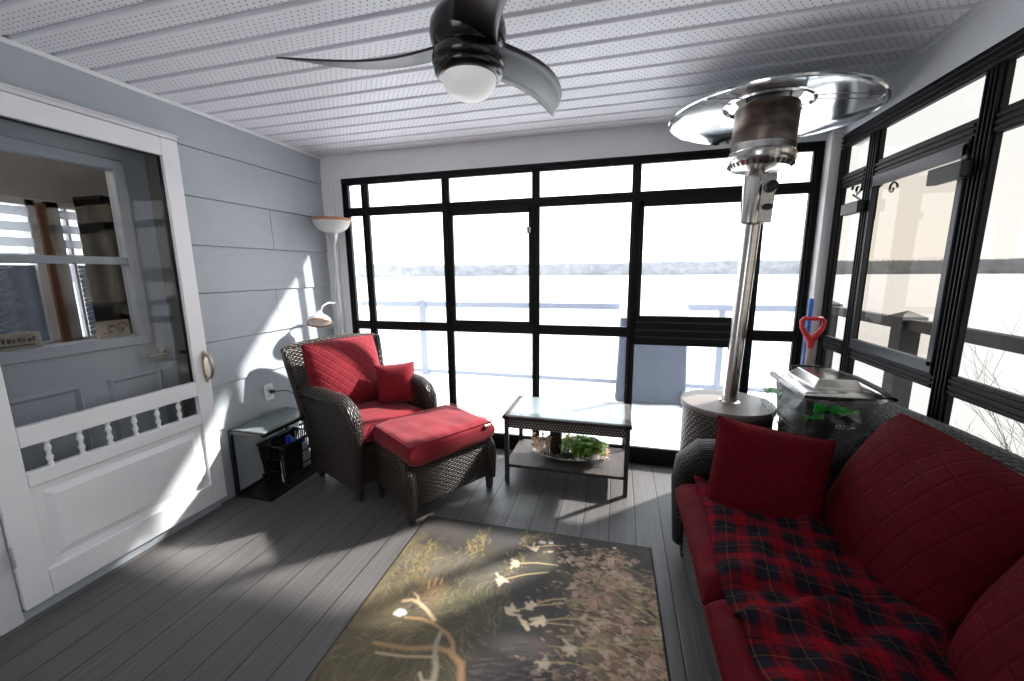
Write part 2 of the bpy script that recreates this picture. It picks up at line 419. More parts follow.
M['shaft'] = plain('grey brown wooden shaft', rgb(150, 135, 124), 0.5, var=0.1, stretch=(1, 1, .2), nscale=20)
M['bluepole'] = plain('blue pole', rgb(20, 105, 200), 0.35)
M['snow'] = plain('snow', rgb(244, 246, 250), 0.8, var=0.03, nscale=2, bump=0.4, bscale=7)
M['lakesnow'] = plain('lake snow', rgb(196, 196, 199), 0.8, var=0.03, nscale=0.05)
M['railhazy'] = plain('hazy blue grey rail', rgb(122, 131, 148), 0.6, var=0.05)  # window flare and haze washed into the rail colour
M['railgrey'] = plain('grey painted rail', rgb(62, 62, 65), 0.6, var=0.08)
M['cover'] = plain('slate blue grill cover', rgb(46, 60, 80), 0.6, var=0.12, nscale=5, bump=0.5, bscale=6)
M['twigpale'] = plain('pale frosted twigs', rgb(196, 196, 198), 0.8)  # shrubs at the back lightened, haze is in their colour
M['twig'] = plain('bare grey twigs', rgb(120, 112, 108), 0.8)
M['fern'] = shade_mat('fern leaf', rgb(112, 150, 52), 0.45)
M['fern_l'] = shade_mat('pale leaf', rgb(176, 184, 104), 0.45)
M['dry'] = plain('dried flowers', rgb(206, 172, 138), 0.7, var=0.3, nscale=40)
M['moss'] = plain('grey green moss', rgb(82, 88, 62), 0.9, var=0.4, nscale=50, bump=0.6, bscale=90)
M['tray'] = plain('silver tray', rgb(150, 146, 138), 0.3, 0.7)
M['candle'] = plain('dark brown candle', rgb(46, 26, 22), 0.5)
M['interior'] = plain('interior wall paint', rgb(186, 180, 174), 0.7, var=0.04)
M['interior_dk'] = plain('dark stained wood', rgb(30, 27, 26), 0.8, var=0.2, stretch=(1, 1, .2), spec=0.1)
M['interior_floor'] = plain('interior floor', rgb(90, 80, 72), 0.5)
M['brownwood'] = plain('brown window post', rgb(132, 96, 76), 0.5, var=0.1)
M['lightwood'] = plain('light carved wood', rgb(222, 172, 112), 0.5, var=0.1)
M['paleglass'] = plain('pale cabinet pane', rgb(176, 176, 178), 0.35)
M['kraft'] = plain('weathered pale wood sign', rgb(168, 156, 140), 0.7, var=0.12)
M['ink'] = plain('dark ink', rgb(52, 40, 36), 0.7)
M['inkred'] = plain('red ink', rgb(150, 70, 62), 0.7)
M['outlet'] = plain('white outlet', rgb(235, 235, 235), 0.4)
M['housewall'] = plain('tan house siding', rgb(188, 172, 148), 0.6)
M['houseroof'] = plain('snowy roof', rgb(235, 238, 242), 0.8)
M['iron'] = plain('wrought iron', rgb(34, 34, 36), 0.5)
def tree_mat(name, a, b):
    t = NT(name); f = t.noise(t.scaled(t.pos(), (1, 1, 1.5)), 0.12, 5, 0.7)
    return t.done(t.bsdf(t.ramp(f, [(0.35, a), (0.65, b)]), 1.0, 0, None, 0.0))
M['trees_far'] = tree_mat('hazy far trees', rgb(118, 121, 127), rgb(146, 149, 154))  # haze over the far shore mixed into the tree colours
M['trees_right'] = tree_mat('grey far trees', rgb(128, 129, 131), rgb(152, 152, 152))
def plaid_mat():
    t = NT('red tartan'); u = t.sep(t.uv()); R = rgb(130, 17, 27); N = rgb(30, 32, 45); G = rgb(20, 26, 27); Y = rgb(128, 92, 48); D = rgb(72, 17, 25)
    pts = [(0.0, R), (0.17, D), (0.25, N), (0.40, G), (0.47, N), (0.52, Y), (0.54, G), (0.62, N), (0.76, D), (0.83, R), (0.94, G), (0.965, R)]
    cs = []
    for k in (0, 1):
        f = t.math('FRACT', t.math('DIVIDE', t.math('ADD', u[k], 3.0 + 0.04 * k), 0.104))
        cs.append(t.ramp(f, pts, 'CONSTANT'))
    tw = t.math('FRACT', t.math('DIVIDE', t.math('ADD', u[0], u[1]), 0.006))
    c = t.mix(t.math('MULTIPLY_ADD', t.math('GREATER_THAN', tw, 0.5), 0.16, 0.42), cs[0], cs[1])
    c = t.mix(t.math('MULTIPLY', t.noise(t.objc(), 11, 3), 0.55), c, rgb(26, 18, 24))
    h = t.noise(t.objc(), 300, 2)
    return t.done(t.bsdf(c, 0.95, 0, t.bump(h, 0.3, 0.002), 0.03, 0.0))
M['plaid'] = plaid_mat()

# ------------------------------------------------------------------ room numbers
XL, XR, YB, YF, ZC = -2.37, 1.21, 2.925, -1.5, 2.345
DY0, DY1, DZ = 0.80, 1.72, 2.10     # door opening in the left wall

# floor
struct('floor', MB().box(XL - 0.05, XR + 0.12, YF, YB + 0.08, -0.06, 0.0), M['floor'], 'grey composite deck board floor of the sunroom', 'floor')
# ceiling: soffit panels with a raised channel each 0.1335 m
mb = MB(); prof = []
y = -1.36 + 0.0
while y < YB + 0.1335:
    prof += [(y, ZC), (y + 0.005, ZC + 0.010), (y + 0.016, ZC + 0.010), (y + 0.021, ZC), (y + 0.026, ZC - 0.003), (y + 0.128, ZC - 0.003)]
    y += 0.1335
prof = [(YF, ZC)] + [p for p in prof if YF < p[0] < YB + 0.02] + [(YB + 0.02, ZC)]
for (a, za), (b, zb) in zip(prof[:-1], prof[1:]):
    mb.add([(XL - 0.02, a, za), (XL - 0.02, b, zb), (XR + 0.05, b, zb), (XR + 0.05, a, za)], [(0, 1, 2, 3)])
mb.box(XL - 0.02, XR + 0.05, YF, YB + 0.05, ZC + 0.02, ZC + 0.08)
struct('ceiling', mb, M['ceiling'], 'white perforated soffit panel ceiling with thin ridges', 'ceiling')

# left wall with lap siding boards
mb = MB()
rows = [(-0.03, 0.19), (0.19, 0.467), (0.467, 0.745), (0.745, 1.018), (1.018, 1.312), (1.312, 1.589), (1.589, 1.863), (1.863, 2.133), (2.133, 2.36)]
joints = {6: [2.37], 4: [2.35], 2: [2.37], 1: [2.12]}
def board(y0, y1, z0, z1):
    b0, b1 = XL + 0.006, XL - 0.004
    vs = [(b0, y0, z0), (b0, y1, z0), (b1, y1, z1), (b1, y0, z1), (XL - 0.03, y0, z0), (XL - 0.03, y1, z0), (XL - 0.03, y1, z1), (XL - 0.03, y0, z1)]
    mb.add(vs, [(0, 1, 2, 3), (4, 7, 6, 5), (0, 4, 5, 1), (3, 2, 6, 7), (0, 3, 7, 4), (1, 5, 6, 2)])
for i, (z0, z1) in enumerate(rows):
    spans = [(YF, YB + 0.03)] if z0 > 2.0 else [(YF, DY0), (DY1, YB + 0.03)]
    for a, b in spans:
        cuts = [a] + [j for j in joints.get(i, []) if a < j < b] + [b]
        for p, q in zip(cuts[:-1], cuts[1:]):
            board(p + 0.0015, q - 0.0015, z0, z1 - 0.004)
mb.box(XL - 0.14, XL - 0.03, YF, DY0, -0.03, ZC + 0.02); mb.box(XL - 0.14, XL - 0.03, DY1, YB + 0.1, -0.03, ZC + 0.02); mb.box(XL - 0.14, XL - 0.03, DY0, DY1, DZ, ZC + 0.02)
struct('wall_left', mb, M['siding'], 'pale blue-grey lap siding house wall on the left', 'wall')
struct('trim_1', MB().box(XL, XL + 0.012, YF, YB, ZC - 0.022, ZC - 0.001), M['beam'], 'thin white moulding where the left wall meets the ceiling', 'trim', bevel=0.003)
struct('baseboard_left', MB().box(XL - 0.03, XL + 0.022, YF, DY1 + 0.02, -0.01, 0.045), M['bluedoor'], 'blue-grey sill strip under the white screen door', 'sill', bevel=0.004)

# back wall: header, corner trims, sill
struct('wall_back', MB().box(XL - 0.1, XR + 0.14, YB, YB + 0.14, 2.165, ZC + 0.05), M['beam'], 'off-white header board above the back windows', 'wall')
struct('trim_2', MB().box(XL - 0.05, -2.265, YB - 0.012, YB + 0.14, 0.0, 2.26).box(-2.262, -2.192, YB + 0.004, YB + 0.14, 0.0, 2.17), M['beam'], 'white vertical corner board behind the floor lamp', 'trim', bevel=0.003)
struct('trim_3', MB().box(1.155, XR + 0.022, 2.845, YB + 0.03, 0.0, 2.20), M['beam'], 'white corner post between the back and right windows', 'trim', bevel=0.006)
struct('baseboard_back', MB().box(-2.19, 1.155, YB - 0.005, YB + 0.1, 0.0, 0.055), M['blackframe'], 'black sill along the foot of the back windows', 'sill', bevel=0.004)
# right wall header + kick
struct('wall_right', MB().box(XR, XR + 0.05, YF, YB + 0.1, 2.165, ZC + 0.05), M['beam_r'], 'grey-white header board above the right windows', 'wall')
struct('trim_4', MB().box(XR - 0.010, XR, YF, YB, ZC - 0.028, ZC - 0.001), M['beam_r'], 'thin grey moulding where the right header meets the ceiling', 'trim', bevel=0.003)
struct('baseboard_right', MB().box(XR, XR + 0.1, YF, 2.845, 0.0, 0.055), M['blackframe'], 'black sill along the foot of the right windows', 'sill')
struct('wall_front', MB().box(XL - 0.14, XR + 0.14, YF - 0.12, YF, -0.06, 0.95).box(XL - 0.14, XR + 0.14, YF - 0.12, YF, 2.12, ZC + 0.08).box(XL - 0.14, -1.9, YF - 0.12, YF, 0.95, 2.12).box(-0.55, XR + 0.14, YF - 0.12, YF, 0.95, 2.12), M['siding'], 'siding wall behind the camera', 'wall')

# ------------------------------------------------------------------ back window wall
def ridged(mb, x0, x1, z0, z1, vert, flip=None):
    """frame bar with shallow ridges along its length, in the x-z plane at YB"""
    mb.box(x0, x1, YB, YB + 0.03, z0, z1)
    if vert:
        w = x1 - x0
        if w > 0.03:
            for k in (0.22, 0.62): mb.box(x0 + w * k, x0 + w * (k + 0.16), YB - 0.010, YB, z0, z1)
    else:
        h = z1 - z0
        if h > 0.03:
            for k in (0.2, 0.6): mb.box(x0, x1, YB - 0.006, YB, z0 + h * k, z0 + h * (k + 0.18))
win = empty('window_1', 'wide black framed window wall across the back of the sunroom', 'window', (0, YB, 0), kind='structure')
def wpart(name, mb, mat, parent, ref=(0, YB, 0), **kw):
    mb.v = [(v[0] - ref[0], v[1] - ref[1], v[2] - ref[2]) for v in mb.v]
    return obj(name, mb, mat, parent, **kw)
FX0, FX1 = -2.192, 1.158
mb = MB(); ridged(mb, FX0, FX1, 2.112, 2.168, False); ridged(mb, FX0, FX0 + 0.055, 0.055, 2.112, True); ridged(mb, FX1 - 0.055, FX1, 0.055, 2.112, True); ridged(mb, FX0, FX1, 0.055, 0.125, False)
wpart('window_frame', mb, M['blackframe'], win, bevel=0.004)
mull = [(-2.018, -1.958), (-1.321, -1.261), (-0.622, -0.566), (0.064, 0.122), (0.80, 0.87)]
for a, b in mull:
    mb = MB(); ridged(mb, a, b, 0.125, 2.112, True); wpart('mullion', mb, M['blackframe'], win, bevel=0.004)
edges = [FX0 + 0.055] + [e for m in mull for e in m] + [FX1 - 0.055]
panels = [(edges[i], edges[i + 1]) for i in range(0, len(edges), 2)]
for i, (a, b) in enumerate(panels):
    mb = MB(); ridged(mb, a, b, 1.872, 1.938, False); wpart('transom_rail', mb, M['blackframe'], win, bevel=0.003)
    mb = MB(); ridged(mb, a, b, 0.95, 1.022, False); wpart('middle_rail', mb, M['blackframe'], win, bevel=0.003)
    if i in (2, 4):
        x0, x1 = a - 0.004, b + 0.004; sz0 = 0.90 if i == 4 else 0.965
        zb = 1.105 if i == 4 else 1.045
        mb = MB().box(x0, x0 + 0.032, YB - 0.012, YB + 0.014, zb, 1.872).box(x1 - 0.026, x1, YB - 0.012, YB + 0.014, zb, 1.872).box(x0, x1, YB - 0.012, YB + 0.014, 1.838, 1.885).box(x0, x1, YB - 0.012, YB + 0.014, sz0, zb)
        sf = wpart('sash_frame', mb, M['blackframe'], win, bevel=0.003)
        if i == 4:
            for z in (0.95, 1.0, 1.055): mb = MB().box(x0 + .01, x1 - .01, YB - 0.018, YB - 0.008, z, z + 0.012); wpart('sash_ridge', mb, M['sashframe'], sf)
        mb = MB().box(x1 - 0.034, x1 - 0.012, YB - 0.03, YB - 0.012, 1.69, 1.735); wpart('latch', mb, M['blackplastic'], sf, bevel=0.003)
        mb = MB().box(x1 - 0.019, x1 - 0.006, YB - 0.034, YB - 0.029, 1.695, 1.73); wpart('latch_label', mb, M['white_tag'], sf)
    for z0, z1 in ((0.12, 0.955), (1.018, 1.875), (1.935, 2.115)):
        mb = MB().sheet_y(a - 0.004, b + 0.004, YB + 0.016, z0, z1); wpart('pane', mb, M['glass'], win)

# ------------------------------------------------------------------ right window wall
winr = empty('window_2', 'black framed window wall along the right side of the sunroom', 'window', (XR, 1.2, 0), kind='structure')
def ridgedr(mb, y0, y1, z0, z1, vert):
    mb.box(XR, XR + 0.022, y0, y1, z0, z1)
    if vert:
        w = y1 - y0
        for k in (0.08, 0.3, 0.52, 0.74): mb.box(XR - 0.010, XR, y0 + w * k, y0 + w * (k + 0.1), z0, z1)
    else:
        h = z1 - z0
        for k in (0.1, 0.38, 0.66): mb.box(XR - 0.008, XR, y0, y1, z0 + h * k, z0 + h * (k + 0.14))
def rpart(name, mb, mat, parent, **kw): return wpart(name, mb, mat, parent, (XR, 1.2, 0), **kw)
mb = MB(); ridgedr(mb, YF, 2.845, 2.085, 2.168, False); ridgedr(mb, 2.785, 2.845, 0.055, 2.085, True); ridgedr(mb, YF, 2.785, 0.055, 0.125, False)
rpart('window_frame', mb, M['blackframe'], winr, bevel=0.003)
mr = [(2.478, 2.572), (1.815, 1.90), (1.15, 1.235), (0.485, 0.57), (-0.18, -0.095), (-0.845, -0.76)]
for a, b in mr:
    mb = MB(); ridgedr(mb, a, b, 0.125, 2.085, True); rpart('mullion', mb, M['blackframe'], winr, bevel=0.003)
ed = [2.785] + [e for m in mr for e in (m[1], m[0])] + [YF]
for i in range(0, len(ed), 2):
    b, a = ed[i], ed[i + 1]
    mb = MB(); ridgedr(mb, a, b, 1.862, 1.94, False); rpart('transom_rail', mb, M['blackframe'], winr, bevel=0.002)
    mb = MB(); ridgedr(mb, a, b, 0.945, 1.022, False); rpart('middle_rail', mb, M['blackframe'], winr, bevel=0.002)
    sash = (i == 2)
    if sash:
        mb = MB().box(XR - 0.014, XR + 0.008, a, a + 0.03, 1.03, 1.862).box(XR - 0.014, XR + 0.008, b - 0.012, b, 1.03, 1.862).box(XR - 0.014, XR + 0.008, a, b, 1.815, 1.868).box(XR - 0.014, XR + 0.008, a, b, 1.005, 1.055)
        rpart('sash_frame', mb, M['sashframe'], winr, bevel=0.004)
        for ya, yb, z in ((1.86, 2.03, 1.735), (2.50, 2.665, 1.70)):
            mb = MB().box(XR - 0.05, XR - 0.012, ya, yb, z, z + 0.06); rpart('latch_clip', mb, M['blackplastic'], winr, bevel=0.006)
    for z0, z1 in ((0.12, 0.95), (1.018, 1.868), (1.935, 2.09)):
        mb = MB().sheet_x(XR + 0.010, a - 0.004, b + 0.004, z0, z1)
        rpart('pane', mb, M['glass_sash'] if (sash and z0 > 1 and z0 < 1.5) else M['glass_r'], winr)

# ------------------------------------------------------------------ doors
d1 = empty('door_1', 'white wooden screen door with a row of turned spindles', 'door', (XL, 1.32, 0.05), kind='structure')
def dpart(name, mb, mat, parent=d1, **kw): return wpart(name, mb, mat, parent, (XL, 1.32, 0.05), **kw)
DX0, DX1 = XL + 0.008, XL + 0.043
L0, L1 = 0.875, 1.768
mb = MB(); G0, G1 = 0.962, 1.682
mb.box(DX0, DX1, L0, G0, 0.05, 2.125).box(DX0, DX1, G1, L1, 0.05, 2.125).box(DX0, DX1, G0, G1, 2.035, 2.125)
mb.box(DX0, DX1, G0, G1, 0.728, 0.812).box(DX0, DX1, G0, G1, 0.555, 0.618).box(DX0, DX1, G0, G1, 0.05, 0.175)
dpart('door_leaf', mb, M['door_white'], bevel=0.004)
mb = MB().box(DX0 + 0.004, DX1 - 0.014, G0 - 0.003, G1 + 0.003, 0.172, 0.558)
mb.taper((0, 0, 0), (1, 1), (0, 0, 1), (1, 1)); mb.v = mb.v[:8]; mb.f = mb.f[:6]; mb.uv = mb.uv[:6]
# raised field
a = [(DX1 - 0.014, y, z) for y, z in ((1.0, 0.21), (1.645, 0.21), (1.645, 0.52), (1.0, 0.52))]; b = [(DX1 - 0.004, y, z) for y, z in ((1.03, 0.24), (1.615, 0.24), (1.615, 0.49), (1.03, 0.49))]
mb.add(a + b, [(4, 5, 6, 7), (0, 1, 5, 4), (1, 2, 6, 5), (2, 3, 7, 6), (3, 0, 4, 7)])
dpart('raised_panel', mb, M['door_white'])
for ys in (1.045, 1.152, 1.258, 1.365, 1.47, 1.578):
    mb = MB().lathe([(0.011, 0.616), (0.011, 0.626), (0.006, 0.632), (0.011, 0.645), (0.0125, 0.656), (0.006, 0.668), (0.009, 0.673), (0.006, 0.678), (0.0125, 0.69), (0.011, 0.702), (0.006, 0.714), (0.011, 0.72), (0.011, 0.73)], 14, (DX0 + 0.02, ys, 0))
    dpart('spindle', mb, M['spindle_white'], smooth=60)
mb = MB().sheet_x(DX0 + 0.007, G0 - 0.003, G1 + 0.003, 0.61, 2.04); dpart('pane', mb, M['glass_door'])
mb = MB().box(DX0 + .002, DX0 + .016, G0 - 0.001, G0 + 0.007, 0.812, 2.035).box(DX0 + .002, DX0 + .016, G1 - 0.007, G1 + 0.001, 0.812, 2.035).box(DX0 + .002, DX0 + .016, G0, G1, 2.028, 2.036)
dpart('pane_seal', mb, M['rubber'])
# pull handle
mb = MB().grid(lambda u, v: (DX1 + 0.004 * math.sin(PI * v), 1.745 + 0.016 * math.cos(2 * PI * u) * (0.55 + 0.45 * math.sin(PI * v)), 0.795 + 0.185 * v), 16, 12)
mb.lathe([(0.0001, 0), (0.014, 0.002)], 8, (DX1, 1.745, 0.85))
h = dpart('door_handle', MB().prism([(1.745 + 0.017 * math.cos(a), 0.888 + 0.098 * math.sin(a)) for a in [k * PI / 12 for k in range(24)]], lambda a, b, t: (t, a, b), DX1 - 0.001, DX1 + 0.007), M['nickel'], bevel=0.002)
dpart('pull_grip', MB().tube([(DX1 + 0.004, 1.745, 0.81), (DX1 + 0.03, 1.75, 0.825), (DX1 + 0.046, 1.752, 0.86), (DX1 + 0.046, 1.752, 0.91), (DX1 + 0.03, 1.75, 0.95), (DX1 + 0.004, 1.745, 0.965)], [0.007, 0.008, 0.009, 0.009, 0.010, 0.012], 10), M['nickel'], h, smooth=60)
for z in (0.30, 1.15, 1.9):
    mb = MB().tube([(DX1 + 0.002, L0 - 0.003, z - 0.045), (DX1 + 0.002, L0 - 0.003, z + 0.045)], 0.006, 10)
    for q in (-0.022, 0.0, 0.022): mb.lathe([(0.0068, q - 0.004), (0.0068, q + 0.004)], 10, (DX1 + 0.002, L0 - 0.003, z))
    dpart('hinge', mb, M['lampmetal'], smooth=40)
# outer casing and drip cap
mb = MB().box(XL - 0.002, XL + 0.03, 0.80, L0 - 0.004, 0.0, 2.135).box(XL - 0.002, XL + 0.036, 0.80, 1.775, 2.13, 2.152).box(XL - 0.002, XL + 0.046, 0.795, 1.78, 2.148, 2.158)
struct('trim_5', mb, M['white'], 'white casing and drip cap around the screen door', 'trim', bevel=0.004)
mb = MB().tube([(XL + 0.02, 0.78, 0.02), (XL + 0.02, 0.78, 2.1)], 0.012, 8)
# jambs inside the opening
mb = MB().box(XL - 0.14, XL - 0.001, DY1 - 0.012, DY1 + 0.03, 0, DZ).box(XL - 0.14, XL - 0.001, DY0 - 0.03, DY0 + 0.012, 0, DZ).box(XL - 0.14, XL - 0.001, DY0, DY1, DZ - 0.012, DZ + 0.02).box(XL - 0.14, XL, DY0, DY1, -0.03, 0.03)
struct('trim_6', mb, M['bluedoor_dk'], 'taupe jamb between the screen door and the inner door', 'trim')
# inner steel door
IX = XL - 0.125
d2 = empty('door_2', 'blue-grey steel entry door with a large window behind the screen door', 'door', (IX, 1.2, 0.03), kind='structure')
def ipart(name, mb, mat, parent=d2, **kw): return wpart(name, mb, mat, parent, (IX, 1.2, 0.03), **kw)
W0, W1, WZ0, WZ1 = 0.56, 1.55, 1.10, 1.945
W0 = 0.93
Da, Db = 0.80, 1.715
mb = MB().box(IX - 0.045, IX, Da, W0, 0.03, 2.09).box(IX - 0.045, IX, W1, Db, 0.03, 2.09).box(IX - 0.045, IX, W0, W1, 0.03, WZ0).box(IX - 0.045, IX, W0, W1, WZ1, 2.09)
ipart('door_slab', mb, M['bluedoor'])
mb = MB()
for (y0, y1, z0, z1) in ((0.90, 1.27, 0.18, 0.90), (1.37, 1.62, 0.18, 0.90)):
    w = 0.028
    o_ = [(y0, z0), (y1, z0), (y1, z1), (y0, z1)]; i_ = [(y0 + w, z0 + w), (y1 - w, z0 + w), (y1 - w, z1 - w), (y0 + w, z1 - w)]; m_ = [((a[0] + b[0]) / 2, (a[1] + b[1]) / 2) for a, b in zip(o_, i_)]
    vs = [(IX, *q) for q in o_] + [(IX + 0.012, *q) for q in m_] + [(IX + 0.001, *q) for q in i_]
    mb.add(vs, [(k * 4 + i, k * 4 + (i + 1) % 4, k * 4 + 4 + (i + 1) % 4, k * 4 + 4 + i) for k in (0, 1) for i in range(4)])
ipart('door_moulding', mb, M['bluedoor'])
w = 0.05
mb = MB().box(IX - 0.05, IX + 0.014, W0 - w, W0 + 0.004, WZ0 - w, WZ1 + w).box(IX - 0.05, IX + 0.014, W1 - 0.004, W1 + w, WZ0 - w, WZ1 + w).box(IX - 0.05, IX + 0.014, W0, W1, WZ1 - 0.004, WZ1 + w).box(IX - 0.05, IX + 0.014, W0, W1, WZ0 - w, WZ0 + 0.004)
ipart('window_surround', mb, M['bluedoor'], bevel=0.006)
ipart('window_bar', MB().box(IX - 0.03, IX + 0.006, W0, W1, 1.475, 1.512), M['bluedoor'], bevel=0.004)
ipart('pane', MB().sheet_x(IX - 0.02, W0, W1, WZ0, WZ1), M['glass_in'])
ipart('inner_ledge', MB().box(IX - 0.115, IX - 0.043, W0 - 0.04, W1 + 0.04, WZ0 - 0.03, WZ0), M['bluedoor'])
mb = MB().lathe([(0.03, 0), (0.03, 0.006), (0.022, 0.012), (0.012, 0.014), (0.012, 0.04), (0.0, 0.042)], 20).rotated(Matrix.Translation((IX, 1.645, 0.985)) @ Matrix.Rotation(PI / 2, 4, 'Y'))
mb.tube([(IX + 0.036, 1.645, 0.985), (IX + 0.04, 1.62, 0.987), (IX + 0.038, 1.585, 0.984), (IX + 0.036, 1.555, 0.978)], [0.011, 0.010, 0.009, 0.007], 10)
ipart('door_handle', mb, M['nickel'], smooth=50)
ipart('strike_latch', MB().box(IX + 0.075, IX + 0.1, 1.68, 1.708, 0.975, 0.99), M['blackmetal'])

# interior room seen through the entry door
HX = -4.2
mb = MB()
WY0, WY1, WA, WB = 1.35, 2.44, 0.90, 1.95
mb.box(HX - 0.1, HX, -0.6, WY0, -0.05, 2.4).box(HX - 0.1, HX, WY1, 2.98, -0.05, 2.4).box(HX - 0.1, HX, WY0, WY1, -0.05, WA).box(HX - 0.1, HX, WY0, WY1, WB, 2.4)
struct('wall_inside_far', mb, M['interior'], 'dim grey far wall of the room behind the entry door', 'wall')
struct('wall_inside_right', MB().box(HX, XL - 0.14, 2.9, 2.98, -0.05, 2.4), M['interior'], 'dim grey right wall of the room behind the entry door', 'wall')
struct('wall_inside_left', MB().box(HX, XL - 0.14, -0.6, -0.5, -0.05, 2.4), M['interior'], 'dim grey left wall of the room behind the entry door', 'wall')
struct('ceiling_inside', MB().box(HX - 0.1, XL - 0.14, -0.6, 2.98, 2.4, 2.45), M['interior'], 'dim ceiling of the room behind the entry door', 'ceiling')
struct('floor_inside', MB().box(HX - 0.1, XL - 0.14, -0.6, 2.98, -0.06, -0.02), M['interior_floor'], 'brown floor of the room behind the entry door', 'floor')
w3 = empty('window_3', 'bright white framed window with blinds seen through the entry door', 'window', (HX, 1.85, 0.9), kind='structure')
def kpart(name, mb, mat, parent=w3, **kw): return wpart(name, mb, mat, parent, (HX, 1.85, 0.9), **kw)
mb = MB()
for y0, y1 in ((WY0, WY0 + 0.06), (2.02, 2.07), (2.115, 2.20), (WY1 - 0.03, WY1 + 0.01)): mb.box(HX - 0.06, HX + 0.02, y0, y1, WA - 0.03, WB + 0.02)
mb.box(HX - 0.06, HX + 0.02, WY0, WY1, WA - 0.04, WA + 0.03).box(HX - 0.06, HX + 0.02, WY0, WY1, WB - 0.02, WB + 0.03)
for y0 in (1.70, 1.735, 2.235): mb.box(HX - 0.03, HX + 0.01, y0, y0 + 0.018, WA, WB)
kpart('window_frame', mb, M['white'])
kpart('brown_post', MB().box(HX - 0.02, HX + 0.05, 2.068, 2.118, WA - 0.02, WB), M['brownwood'])
for z in (1.52, 1.63, 1.74, 1.85): kpart('blind_slat', MB().box(HX + 0.022, HX + 0.026, WY0, WY1, z, z + 0.065), M['blind'])
kpart('pane', MB().sheet_x(HX - 0.054, WY0, WY1, WA, WB), M['glass'])
for ya, yb in ((1.73, 2.02), (2.27, 2.42)): kpart('window_film', MB().sheet_x(HX - 0.018, ya, yb, WA, 1.50), M['decalback'])  # added sheet darkens the bright sky behind the branch pattern
for cy in (1.87, 2.35):
    mb = MB()
    def strip(y0, z0, y1, z1, w=0.006):
        d = Vector((0, y1 - y0, z1 - z0)).normalized(); n_ = Vector((0, -d.z, d.y)) * w; p = Vector((HX - 0.012, y0, z0)); q = Vector((HX - 0.012, y1, z1))
        mb.add([p - n_, q - n_, q + n_, p + n_], [(0, 1, 2, 3)])
    for k in range(5):
        z = 0.93 + k * 0.115
        strip(cy - 0.10, z, cy - 0.02, z + 0.01); strip(cy - 0.02, z + 0.01, cy + 0.05, z + 0.055); strip(cy - 0.02, z + 0.01, cy + 0.05, z - 0.035)
        strip(cy - 0.10, z + 0.04, cy + 0.0, z + 0.07); strip(cy - 0.10, z + 0.075, cy + 0.03, z + 0.095)
    kpart('branch_screen', mb, M['decal'])
cab = empty('cupboard', 'tall dark wood cupboard with pale panes behind the entry door glass', 'cupboard', (-4.02, 2.52, -0.02))
obj('carcass', MB().box(-0.17, 0.13, -0.22, 0.26, 0, 2.05), M['interior_dk'], cab, bevel=0.006)
for z0, z1 in ((1.02, 1.30), (1.40, 1.66), (1.72, 1.90)): obj('cupboard_pane', MB().box(0.131, 0.137, -0.15, 0.08, z0, z1), M['paleglass'], cab)
# small things on the ledge of the door window
def ledge_box(y, wd, ht, label, ink):
    e = empty('wooden_sign', label, 'sign', (IX - 0.08, y, WZ0))
    obj('board', MB().box(-0.013, 0.013, -wd / 2, wd / 2, 0, ht), M['kraft'], e, bevel=0.002)
    return e
sg = ledge_box(1.482, 0.135, 0.085, 'small pale box with red and dark marks at the right of the door window ledge', 1)
mb = MB()
for cy, cz, r in ((0.035, 0.045, 0.024), (-0.012, 0.045, 0.017)):
    obj('printed_mark', MB().tube([(0.0135, cy + r * math.cos(a), cz + r * math.sin(a)) for a in [k * PI / 10 for k in range(17)]], 0.003, 5), M['inkred'], sg)
for q in ((-0.02, -0.004, 0.05, 0.058), (0.026, 0.042, 0.028, 0.046), (-0.05, -0.02, 0.022, 0.026)): obj('printed_mark', MB().box(0.0128, 0.0142, *q), M['ink'], sg)
def text(s, size, mat, parent, loc, rot, name='lettering', ext=0.0006):
    cu = bpy.data.curves.new(name, 'FONT'); cu.body = s; cu.size = size; cu.extrude = ext; cu.align_x = 'CENTER'; cu.align_y = 'CENTER'
    tmp = bpy.data.objects.new('tmp', cu); COL.objects.link(tmp)
    dg = bpy.context.evaluated_depsgraph_get(); me = bpy.data.meshes.new_from_object(tmp.evaluated_get(dg))
    bpy.data.objects.remove(tmp); me.materials.clear(); me.materials.append(mat); me.name = name
    o = bpy.data.objects.new(name, me); COL.objects.link(o); o.parent = parent; o.location = loc; o.rotation_euler = rot
    return o
sg = ledge_box(1.125, 0.15, 0.07, 'small pale wooden sign with faded dark marks at the left of the door window ledge', 0)
for k in range(7): obj('faded_mark', MB().box(0.0128, 0.0140, -0.05 + 0.016 * k, -0.041 + 0.016 * k + 0.003 * (k % 2), 0.030, 0.052 - 0.003 * (k % 3)), M['ink'], sg)
obj('printed_line', MB().box(0.0128, 0.0140, -0.06, 0.05, 0.012, 0.019), M['ink'], sg)
mb = MB().tube([(0, 0, 0.0), (0, 0.004, 0.06), (0, -0.002, 0.11), (0, 0.006, 0.16), (0, 0.0, 0.19)], [0.018, 0.016, 0.021, 0.026, 0.012], 12)
tag(obj('carved_figurine', mb, M['lightwood'], loc=(IX - 0.08, 1.035, WZ0), smooth=60), 'light wood carved figurine at the left edge of the door window', 'figurine')

